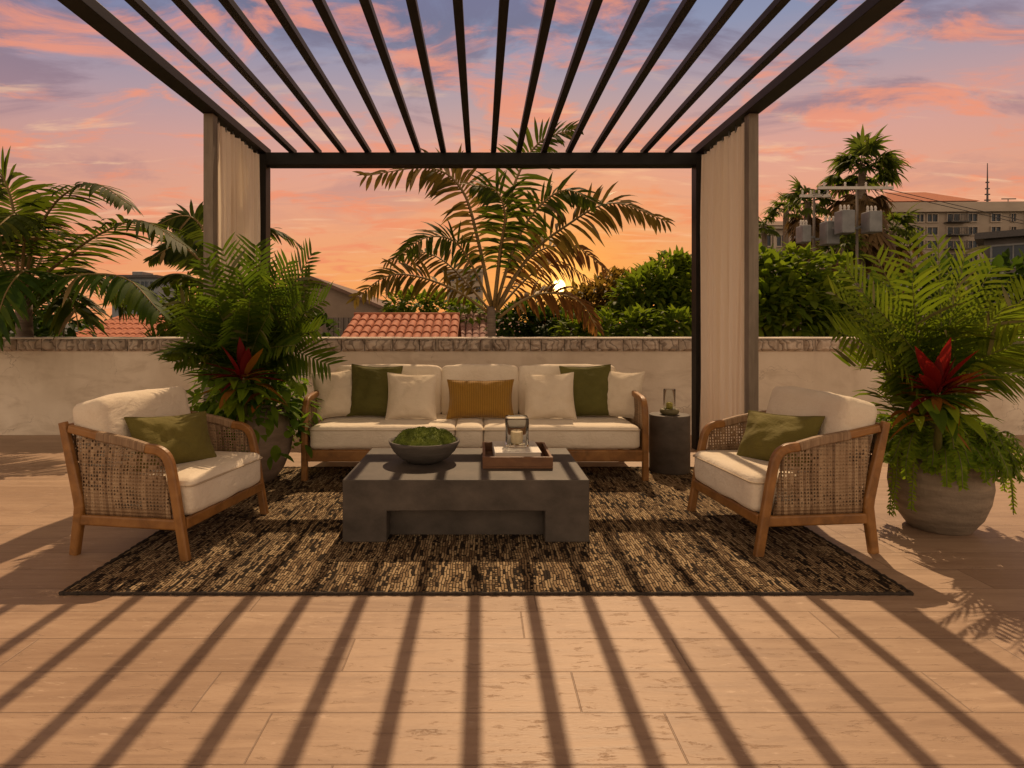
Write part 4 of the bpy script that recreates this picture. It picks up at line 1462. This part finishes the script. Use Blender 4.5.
shrub('leafy_shrub', gb(150, 9.4), [S(188, 305, 9.3, .36), S(200, 325, 9.2, .3), S(178, 326, 9.0, .26)],
      560, .22, .10, M['shrub'], 'dark shrub behind the parapet under the left palm fronds', 'shrub', 67, None, 5, .7)
shrub('leafy_shrub', gb(40, 9.6), [S(60, 318, 9.6, .5), S(10, 310, 9.6, .6), S(-50, 300, 9.8, .8)],
      1000, .24, .11, M['shrub_dark'], 'dark shrub behind the trunk of the large left palm', 'shrub', 68, None, 5, .7)
shrub('leafy_shrub', gb(270, 9.0), [S(262, 318, 9.0, .4), S(295, 312, 9.1, .3), S(235, 322, 8.9, .35), S(320, 330, 8.9, .2)],
      800, .2, .09, M['shrub_dark'], 'dark shrub behind the parapet next to the gabled house', 'shrub', 69, None, 5, .7)
shrub('leafy_shrub', gb(425, 14), [S(415, 308, 14, .4), S(440, 312, 14, .4), S(398, 305, 14.5, .3), S(470, 316, 13.5, .35)],
      700, .26, .12, M['shrub'], 'green shrub behind the red tiled outhouse roof', 'shrub', 70, None, 5, .7)
# spiky plant left
rnd = random.Random(23)
base = at(182, 330, 8.0)
base.z = -3.2
root = empty('spiky_plant', base)
m = MB()
m.tube(spline([(0, 0, 0), (.05, 0, 2.5), (0, 0, 4.3)], 8), .035, 8, 1)
for cz, px_ in ((4.35, 0), (4.55, .25), (4.2, -.28)):
    m.tube([(0, 0, 3.9), (px_, -.1, cz)], .02, 6, 1)
    for k in range(44):
        d = rdir(rnd, -.25, 1.)
        lance(m, (px_, -.1, cz), d, rnd.uniform(.35, .6), .045, .8, 0, clipW(base), .2)
m.build('foliage', [M['areca_yellow'], M['twig']], root, True)
tag(root, 'spiky yellow green plant behind the parapet beside the brown planter palm', 'plant')

# far tree belt: reads as one mass
rnd = random.Random(29)
m = MB()
for k in range(150):
    Y = rnd.uniform(120, 200)
    X = rnd.uniform(-1.25, 1.25) * Y
    r = rnd.uniform(3, 5.5)
    leaf_cloud(m, [((X, Y, rnd.uniform(-2, 1.2)), r)], 46, 2.4, 1.5, rnd)
tag(m.build('distant_trees', M['far'], None, True), 'dark belt of distant trees along the horizon', 'trees', kind='stuff')


# ------------------------------------------------------------------ FAN PALMS
def fan_palm(px, pytop, Y, H_px, label, seed, nf=34, rl=1.0, skirt=True, group='fan palms in front of the hotel'):
    rnd = random.Random(seed)
    top = at(px, pytop + H_px * .42, Y)
    base = Vector((top.x, Y, -3.2))
    root = empty('fan_palm', base)
    h = top.z + 3.2
    R_ = H_px * Y / FPX * .55 * rl
    t = MB()
    n = 16
    t.tube(spline([(0, 0, 0), (rnd.uniform(-.2, .2), 0, h * .5), (0, 0, h)], n), [.30 - .10 * i / n for i in range(n + 1)], 9)
    t.build('trunk', M['bark'], root, True)
    c = MB()

    def fan(o, d, L, mi, dr, nseg=13):
        d = d.normalized()
        S_ = d.cross(Vector((0, 0, 1)))
        if S_.length < .1:
            S_ = Vector((1, 0, 0))
        S_.normalize()
        hub = o + d * L * .56 + Vector((0, 0, -.08 * L))
        c.tube([o, o + d * L * .27, hub], [.03, .022, .015], 4, mi)
        for i in range(nseg):
            a = R(-105 + 210 * i / (nseg - 1))
            dd = d * math.cos(a) + S_ * math.sin(a) + Vector((0, 0, rnd.uniform(-.12, .12)))
            strip_leaf(c, hub, dd, L * .56 * (1 - .25 * abs(math.sin(a))) * rnd.uniform(.85, 1.1), L * .085, S_ if abs(math.cos(a)) > .5 else d, dr * rnd.uniform(.6, 1.4), mi, 4)
    o = Vector((0, 0, h))
    for k in range(nf):
        d = rdir(rnd, -.35, 1.)
        fan(o + Vector((0, 0, rnd.uniform(-.3, .1))), d, R_ * rnd.uniform(.82, 1.05), 0, 1.15)
    c.build('crown', [M['fan'], M['dead']], root, True)
    if skirt:
        c2 = c
        c = MB()
        for k in range(int(nf * 1.7)):
            d = rdir(rnd, -1., -.45)
            fan(o + Vector((0, 0, -.1 - rnd.uniform(0, R_ * 1.5))), d, R_ * rnd.uniform(.8, 1.15), 1, .9, 12)
        c.build('dead_skirt', [M['fan'], M['dead']], root, True)
    tag(root, label, 'palm tree', group)


fan_palm(862, 134, 36, 78, 'tallest fan palm with a big round crown beside the utility pole', 71, 36)
fan_palm(808, 178, 38, 56, 'middle sized fan palm with shaggy brown skirt next to the tallest palm', 72, 26)
fan_palm(786, 192, 46, 42, 'slim fan palm with thin crown between the curtain and the shaggy palm', 73, 18, skirt=False)
fan_palm(764, 208, 48, 40, 'short fan palm just right of the pergola curtain', 74, 18, skirt=False)
fan_palm(892, 206, 40, 60, 'low dark fan palm in front of the hotel facade right of the tallest palm', 75, 26)
fan_palm(840, 225, 34, 50, 'low fan palm behind the transformers', 76, 22)


# ------------------------------------------------------------------ UTILITY POLES
def utility_pole(px, pytop, Y, arms, boxes, label):
    t = at(px, pytop, Y)
    base = Vector((t.x, Y, -3.2))
    root = empty('utility_pole', base)
    m = MB()
    m.tube([(0, 0, 0), (0, 0, t.z + 3.2)], [.08, .055], 10)
    m.build('pole', M['pole'], root, True)
    for (x0, x1, y) in arms:
        a, b = at(x0, y, Y - .2) - base, at(x1, y, Y - .2) - base
        m = MB()
        m.box(a.x, b.x, -.26, -.14, a.z - .07, a.z + .07)
        am = m.build('crossarm', M['pale'], root)
        for k in range(4):
            m = MB()
            xx = a.x + (b.x - a.x) * (k + .3) / 3.6
            m.lathe([(.03, 0), (.06, .05), (.035, .1), (.06, .15), (.03, .22)], (xx, -.2, a.z + .071), 10)
            m.build('insulator', M['pale'], am, True)
    for (x0, x1, y0, y1) in boxes:
        a, b = at(x0, y1, Y - .5) - base, at(x1, y0, Y - .5) - base
        m = MB()
        m.box(a.x, b.x, -.85, -.15, a.z, b.z)
        bx = m.build('transformer', M['greymetal'], root, bevel=.05)
        w_ = b.x - a.x
        for k in range(3):
            m = MB()
            m.lathe([(.05, 0), (.07, .06), (.045, .12), (.07, .18), (.03, .3)], (a.x + w_ * (.2 + .3 * k), -.5, b.z + .001), 8)
            m.build('bushing', M['pale'], bx, True)
        m = MB()
        m.box(min(0, a.x), max(0, b.x), -.1501 + .03, -.02, a.z + .3, a.z + .42)
        m.build('bracket', M['greymetal'], bx)
    tag(root, label, 'utility pole')


utility_pole(857, 184, 30, [(818, 893, 188)], [(838, 851, 211, 234), (865, 878, 212, 233)], 'utility pole with long pale crossarm and two big grey transformers')
utility_pole(814, 190, 31, [(800, 830, 196)], [(799, 808, 226, 243), (823, 836, 222, 245)], 'utility pole with short crossarm and two small grey transformers')
m = MB()
for y0, y1 in ((186, 193), (187, 195)):
    a, b = at(832, y0, 29.8), at(812, y1, 30.8)
    m.tube([a, (a + b) / 2 + Vector((0, 0, -.25)), b], .02, 4)
for dx in (-.8, .8):
    a = at(870 + dx * 10, 187, 29.8)
    m.tube([a, a + Vector((14, 6, -.9)), a + Vector((30, 12, .2))], .02, 4)
tag(m.build('power_lines', M['wire']), 'thin black power lines strung from the utility poles', 'cable')


# ------------------------------------------------------------------ BUILDINGS
def window(parent, x, z, w, h, y=0., depth=.12, trim='hotel_trim', name='window', sill=True):
    """window on a wall whose outside faces -y at local y; frame stands proud, pane set inside it"""
    m = MB()
    t_ = min(w, h) * .09
    for (x0, x1, z0, z1) in ((-w / 2 - t_, w / 2 + t_, h / 2, h / 2 + t_), (-w / 2 - t_, w / 2 + t_, -h / 2 - t_ * 1.4, -h / 2), (-w / 2 - t_, -w / 2, -h / 2, h / 2), (w / 2, w / 2 + t_, -h / 2, h / 2)):
        m.box(x0, x1, -depth, .0, z0, z1)
    m.box(-t_ * .3, t_ * .3, -depth * .8, .0, -h / 2, h / 2)
    o = m.build(name, M[trim], parent, False, (x, y - .003, z))
    m = MB()
    m.box(-w / 2, w / 2, -.03, -.004, -h / 2, h / 2)
    m.build('pane', M['pane'], o)
    return o


def balcony(parent, x, z, w, d=1.6, y=0.):
    m = MB()
    m.box(-w / 2, w / 2, -d, -.004, -.15, 0)
    m.box(-w / 2, w / 2, -d, -d + .06, .95, 1.02)
    k = 14
    for i in range(k + 1):
        xx = -w / 2 + w * i / k
        m.box(xx - .03, xx + .03, -d + .005, -d + .055, 0, .95)
    m.build('balcony', M['frame_dark'], parent, False, (x, y, z))


# hotel: main block
Yh = 92.
hb = at(888, 330, Yh)
hot = empty('hotel_building', (hb.x, Yh, -3.2), R(-2))
sc_ = Yh / FPX
ztop = at(0, 213, Yh).z + 3.2
Wd = 46
m = MB()
m.box(0, Wd, 0, 26, 0, ztop)
m.build('wall', M['hotel'], hot)
m = MB()
m.box(-.7, Wd, -.8, 26, ztop + .01, ztop + .55)
m.box(-.3, Wd, -.4, 26, ztop + .55, ztop + 1.35)
m.box(-.1, Wd, -.15, 26, ztop + 1.35, ztop + 1.6)
m.build('cornice', M['hotel_trim'], hot)
m = MB()
px0, px1 = (898 - 888) * sc_, (982 - 888) * sc_
m.box(px0, px1, 2, 14, ztop + 1.6, ztop + 2.1)
m.build('attic', M['hotel_trim'], hot)
m = MB()
a0, a1 = px0 - .5, px1 + .5
zb = ztop + 2.11
m.add([(a0, 1.5, zb), (a1, 1.5, zb), (a1, 14.5, zb), (a0, 14.5, zb), (a0 + 3, 7, zb + 2.6), (a1 - 4.5, 7, zb + 2.6)],
      [(0, 1, 5, 4), (1, 2, 5), (2, 3, 4, 5), (3, 0, 4), (3, 2, 1, 0)])
m.build('roof', M['tile'], hot)
for row, py in enumerate((218.5, 231.5, 245, 258, 271)):
    z = at(0, py, Yh).z + 3.2
    for px, w_ in ((918.5, 7), (930.5, 10), (951, 12), (969.5, 9), (992, 9), (1009, 5), (1026, 10), (1045, 10), (1064, 10)):
        window(hot, (px - 888) * sc_, z, w_ * sc_, 7.4 * sc_, 0, .25)
    for px in (952, 1030):
        balcony(hot, (px - 888) * sc_, z - 4.4 * sc_, 20 * sc_)
m = MB()
mx = (1000 - 888) * sc_
m.tube([(mx, 3, ztop + 1.6), (mx, 3, ztop + 8.3)], [.16, .05], 6)
for k, zz in enumerate((2.4, 3.3, 4.2, 5.2)):
    m.box(mx - .42 + .06 * k, mx + .42 - .06 * k, 2.9, 3.1, ztop + zz, ztop + zz + .18)
m.build('antenna_mast', M['frame_dark'], hot)
m = MB()
m.box(mx + 2.2, mx + 4.4, 3, 3.1, ztop + 2.6, ztop + 2.75)
m.tube([(mx + 3.2, 3.05, ztop + 1.6), (mx + 3.2, 3.05, ztop + 2.6)], .06, 6)
m.build('antenna', M['frame_dark'], hot)
tag(hot, 'long cream hotel with red hipped roof, cornice and antenna mast', 'building')

# hotel wing, lower, behind the fan palms
Yw = 84.
wb = at(742, 330, Yw)
wg = empty('hotel_wing', (wb.x, Yw, -3.2), R(4))
sw = Yw / FPX
zt2 = at(0, 229, Yw).z + 3.2
WL = (886 - 742) * sw
m = MB()
m.box(0, WL, 0, 8, 0, zt2)
m.build('wall', M['hotel'], wg)
m = MB()
m.box(-.4, WL + .2, -.7, 8, zt2 + .01, zt2 + .4)
m.build('cornice', M['hotel_trim'], wg)
m = MB()
m.add([(-.6, -1, zt2 + .41), (WL + .4, -1, zt2 + .41), (WL + .4, 8.4, zt2 + .41), (-.6, 8.4, zt2 + .41), (2, 4, zt2 + 1.9), (WL - 2, 4, zt2 + 1.9)],
      [(0, 1, 5, 4), (1, 2, 5), (2, 3, 4, 5), (3, 0, 4), (3, 2, 1, 0)])
m.build('roof', M['brownroof'], wg)
for row in range(4):
    z = zt2 - 1.6 - row * 2.35
    for k in range(9):
        window(wg, 1.2 + k * (WL - 2.4) / 8, z, 1.35, 1.5, 0, .2)
for k in range(10):
    m = MB()
    xx = .2 + (WL - .4) * k / 9
    m.box(xx - .16, xx + .16, -.35, -.004, 0, zt2)
    m.build('pilaster', M['hotel_trim'], wg)
tag(wg, 'lower cream hotel wing with pale pilasters behind the fan palms', 'building')

# dark building far right
Yd = 52.
db = at(984, 330, Yd)
dk = empty('glass_building', (db.x, Yd, -3.2), R(-42))
zd = at(0, 240, Yd).z + 3.2
m = MB()
m.box(0, 34, 0, 12, 0, zd)
m.build('wall', M['darkbuild'], dk)
m = MB()
m.box(-.6, 34.4, -1.0, 12.4, zd + .01, zd + .55)
m.build('roof', M['frame_dark'], dk)
for row in range(4):
    for k in range(10):
        window(dk, 1.9 + k * 3.3, zd - 1.5 - row * 2.5, 2.7, 1.7, 0, .12, 'greymetal')
tag(dk, 'dark office block with flat roof and long glass rows at the far right', 'building')

# left flat building
Yf = 85.
fb = at(112, 330, Yf)
fl = empty('flat_building', (fb.x, Yf, -3.2))
sf = Yf / FPX
z1 = at(0, 278, Yf).z + 3.2
m = MB()
m.box(0, 46 * sf, 0, 8, 0, z1)
m.build('wall', M['bluewall'], fl)
m = MB()
m.box(-.5, 47 * sf, -.6, 8.3, z1 + .01, z1 + .4)
m.build('roof', M['frame_dark'], fl)
m = MB()
m.box(12 * sf, 22 * sf, 2, 5, z1 + .41, z1 + 1.1)
m.build('roof_unit', M['greymetal'], fl)
for row in range(3):
    for k in range(5):
        window(fl, .9 + k * 1.25, z1 - .95 - row * 1.6, .95, .9, 0, .08, 'bluewall')
tag(fl, 'low blue grey flat roofed building far behind the left palm', 'building')

# pale tower behind the middle palm
Yt = 75.
tbse = at(447, 330, Yt)
tw = empty('apartment_building', (tbse.x, Yt, -3.2))
st_ = Yt / FPX
z1 = at(0, 272, Yt).z + 3.2
m = MB()
m.box(0, 36 * st_, 0, 7, 0, z1)
m.build('wall', M['palewall'], tw)
m = MB()
m.box(-.2, 36.5 * st_, -.3, 7.2, z1 + .01, z1 + .35)
m.build('roof', M['hotel_trim'], tw)
for row in range(6):
    for k in range(4):
        window(tw, .6 + k * 1.1, z1 - .8 - row * 1.35, .6, .75, 0, .08, 'palewall')
tag(tw, 'pale apartment tower glimpsed behind the middle palm fronds', 'building')

# gabled house
Yg = 19.
gx = at(313, 0, Yg).x
za, ze = at(0, 280, Yg).z + 3.2, at(0, 316, Yg).z + 3.2
xe = at(399, 0, Yg).x - gx
hs = empty('gabled_house', (gx, Yg, -3.2))
m = MB()
dp = 9.
for y in (0, dp):
    pass
sec = [(-xe, 0), (xe, 0), (xe, ze), (0, za), (-xe, ze)]
m.loft([[(x, y, z) for x, z in sec] for y in (0, dp)])
m.build('wall', M['housewall'], hs)
m = MB()
sl = (za - ze) / xe
ov = .25
sec = [(-xe - ov, ze - sl * ov + .005), (0, za + .005), (xe + ov, ze - sl * ov + .005), (xe + ov, ze - sl * ov + .10), (0, za + .11), (-xe - ov, ze - sl * ov + .10)]
for half in (0, 1):
    q = [sec[0], sec[1], sec[4], sec[5]] if half == 0 else [sec[1], sec[2], sec[3], sec[4]]
    m.loft([[(x, y, z) for x, z in q] for y in (-.3, dp + .3)])
m.build('roof', M['brownroof'], hs)
m = MB()
for k in range(7):
    m.box(.35 + k * .16, .49 + k * .16, -.06, -.004, 0, ze - .05)
m.build('board_panel', M['board'], hs)
tag(hs, 'taupe house gable with brown pitched roof behind the red tiled outhouse', 'house')


# tiled outhouse
def tiled(name, x0, x1, ye, yr, zev, zr, matl, label, ncol, nrow, wallm):
    root = empty(name, ((x0 + x1) / 2, ye, -3.2))
    cx = (x0 + x1) / 2
    m = MB()
    m.box(x0 - cx + .06, x1 - cx - .06, .12, (yr - ye) * 2 - .12, 0, zev + 3.2 - .02)
    m.build('wall', wallm, root)
    m = MB()
    tw_ = (x1 - x0) / ncol
    dy, dz = (yr - ye) / nrow, (zr - zev) / nrow
    for c in range(ncol):
        for r in range(nrow):
            rings = []
            for (f, lift) in ((-.12, .028), (1.0, .004)):
                ring = []
                y = (r + f) * dy
                z = zev + 3.2 + (r + f) * dz + lift
                for k in range(9):
                    a = PI * k / 8
                    ring.append((x0 - cx + (c + .5) * tw_ - math.cos(a) * tw_ * .47, y, z + math.sin(a) * tw_ * .42))
                for k in range(8, -1, -1):
                    a = PI * k / 8
                    ring.append((x0 - cx + (c + .5) * tw_ - math.cos(a) * tw_ * .36, y, z + math.sin(a) * tw_ * .30))
                rings.append(ring)
            m.loft(rings)
    # bed and far slope
    m.add([(x0 - cx, -.02, zev + 3.195), (x1 - cx, -.02, zev + 3.195), (x1 - cx, yr - ye, zr + 3.195), (x0 - cx, yr - ye, zr + 3.195),
           (x1 - cx, 2 * (yr - ye), zev + 3.195), (x0 - cx, 2 * (yr - ye), zev + 3.195)], [(0, 1, 2, 3), (3, 2, 4, 5)])
    m.build('roof', matl, root)
    m = MB()
    m.tube([(x0 - cx, yr - ye, zr + 3.2 + .03), (x1 - cx, yr - ye, zr + 3.2 + .03)], .05, 10)
    m.build('ridge', matl, root, True)
    tag(root, label, 'outbuilding')


tiled('tiled_outhouse', at(344, 0, 9.7).x, at(458, 0, 9.7).x, 9.3, 10.5, 1.06, at(0, 317, 10.5).z, M['tile'],
      'low outhouse with bright red barrel tile roof just over the parapet', 13, 4, M['housewall'])
tiled('tiled_outhouse', at(459, 0, 13).x, at(520, 0, 13).x, 12.2, 14, 1.0, at(0, 313, 14).z, M['tile2'],
      'outhouse with dull rose tile roof right of the red tiled one', 9, 5, M['housewall'])
tiled('tiled_outhouse', at(84, 0, 14).x, at(172, 0, 14).x, 13.2, 15.4, 1.0, at(0, 317, 15.4).z, M['tile'],
      'outhouse with red tile roof seen under the left palm fronds', 14, 5, M['housewall'])

# ------------------------------------------------------------------ SKY AND LIGHT
wd = bpy.data.worlds.new("World")
scene.world = wd
wd.use_nodes = True
wd.node_tree.nodes.clear()
t = NT(wd.node_tree)
D = t.n('ShaderNodeTexCoord').outputs['Generated']
x, y, z = t.xyz(D)
za_ = t.m('MAXIMUM', z, 0.)
base = t.ramp(za_, [(0., lin(252, 160, 76)), (.08, lin(248, 166, 100)), (.17, lin(238, 166, 126)), (.27, lin(222, 164, 148)),
                    (.35, lin(184, 160, 164)), (.43, lin(144, 150, 176)), (.52, lin(122, 136, 172)), (.60, lin(158, 130, 100)), (1., lin(160, 130, 92))])
sdir = Vector((78 / 600., 1, 44 / 600.)).normalized()
dot = t.vm('DOT_PRODUCT', D, tuple(sdir))
far_ = t.m('SUBTRACT', 1., t.step(dot, .60, .97))
pink = t.ramp(za_, [(0., lin(230, 152, 112)), (.12, lin(222, 152, 124)), (.24, lin(198, 152, 142)), (.33, lin(160, 144, 162)), (.42, lin(120, 126, 164)),
                    (.52, lin(118, 122, 156)), (.60, lin(155, 128, 100)), (1., lin(160, 130, 92))])
c = t.mix(t.m('MULTIPLY', far_, .85), base, pink)
# clouds on a flat layer overhead
den = t.m('ADD', za_, .12)
cu = t.comb(t.m('DIVIDE', x, den), t.m('DIVIDE', y, den), 0.)
n1 = t.noise(t.vm('MULTIPLY', cu, (1.3, 2.0, 1)), 2.0, 11, .62, .6)
n2 = t.noise(t.vm('ADD', t.vm('MULTIPLY', cu, (.8, 1.3, 1)), (7.3, 2.2, 0)), 1.3, 10, .62, .7)
n3 = t.noise(t.vm('ADD', t.vm('MULTIPLY', cu, (.7, 2.8, 1)), (1.3, 9.2, 0)), 2.2, 9, .62, .4)
up_ = t.step(za_, .10, .34)
dk_ = t.m('MULTIPLY', t.m('MULTIPLY', t.step(n2, .47, .60), up_), .75)
c = t.mix(dk_, c, t.ramp(za_, [(0., lin(205, 135, 118)), (.25, lin(160, 126, 134)), (.45, lin(112, 110, 134)), (.52, lin(120, 114, 146)), (.62, lin(140, 114, 92)), (1., lin(140, 114, 84))]))
pk = t.m('MULTIPLY', t.step(n1, .48, .64), .85)
c = t.mix(pk, c, t.ramp(za_, [(0., lin(242, 140, 84)), (.12, lin(240, 144, 104)), (.30, lin(238, 152, 122)), (.45, lin(232, 148, 126)), (.6, lin(196, 142, 108)), (1., lin(180, 134, 96))]))
hi = t.m('MULTIPLY', t.m('MULTIPLY', t.step(n3, .54, .70), t.m('SUBTRACT', 1., t.step(za_, .22, .48))), .65)
c = t.mix(hi, c, lin(250, 202, 160))
# bright warm sky added behind the camera, out of frame, to light furniture fronts
rear_fill = t.step(t.m('MULTIPLY', y, -1.), -.10, .35)
rear_fill = t.m('MULTIPLY', rear_fill, t.m('SUBTRACT', 1., t.step(za_, .30, .75)))
c = t.mix(t.m('MULTIPLY', rear_fill, .95), c, (1.26, .92, .61, 1))
# glow and disc of the low sun
glow = t.m('POWER', t.m('MAXIMUM', dot, 0.), 55.)
c = t.mix(t.m('MULTIPLY', glow, .70), c, (1.05, .42, .06, 1))
g2 = t.m('POWER', t.m('MAXIMUM', dot, 0.), 900.)
c = t.mix(t.m('MULTIPLY', g2, .8), c, (1.9, .92, .20, 1))
disc = t.step(dot, .99993, .99998)
c = t.mix(disc, c, (14., 8., 2.6, 1))
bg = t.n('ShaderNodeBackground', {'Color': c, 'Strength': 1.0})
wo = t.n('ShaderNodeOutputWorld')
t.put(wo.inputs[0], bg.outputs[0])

L = bpy.data.lights.new('sun', 'SUN')
L.energy = 3.7
L.angle = R(.45)
L.color = (1., .685, .395)
lo = bpy.data.objects.new('sun', L)
COL.objects.link(lo)
lo.rotation_euler = (R(-40), 0, R(-9.3))

cam = bpy.data.cameras.new('camera')
co = bpy.data.objects.new('camera', cam)
COL.objects.link(co)
co.location = (0, 0, CH)
co.rotation_euler = (R(90), 0, 0)
cam.sensor_fit = 'HORIZONTAL'
cam.sensor_width = 36
cam.lens = 36 * FPX / 1024
cam.shift_x = (512 - CX) / 1024
cam.shift_y = -(384 - HY) / 1024
cam.clip_start = .05
cam.clip_end = 4000
scene.camera = co

vs_ = scene.view_settings
vs_.view_transform = 'Standard'
vs_.look = 'None'
vs_.exposure = 0.
vs_.gamma = 1.
vs_.use_curve_mapping = False
scene.cycles.use_denoising = True
scene.cycles.max_bounces = 8
scene.cycles.transparent_max_bounces = 12
scene.cycles.sample_clamp_indirect = 6.
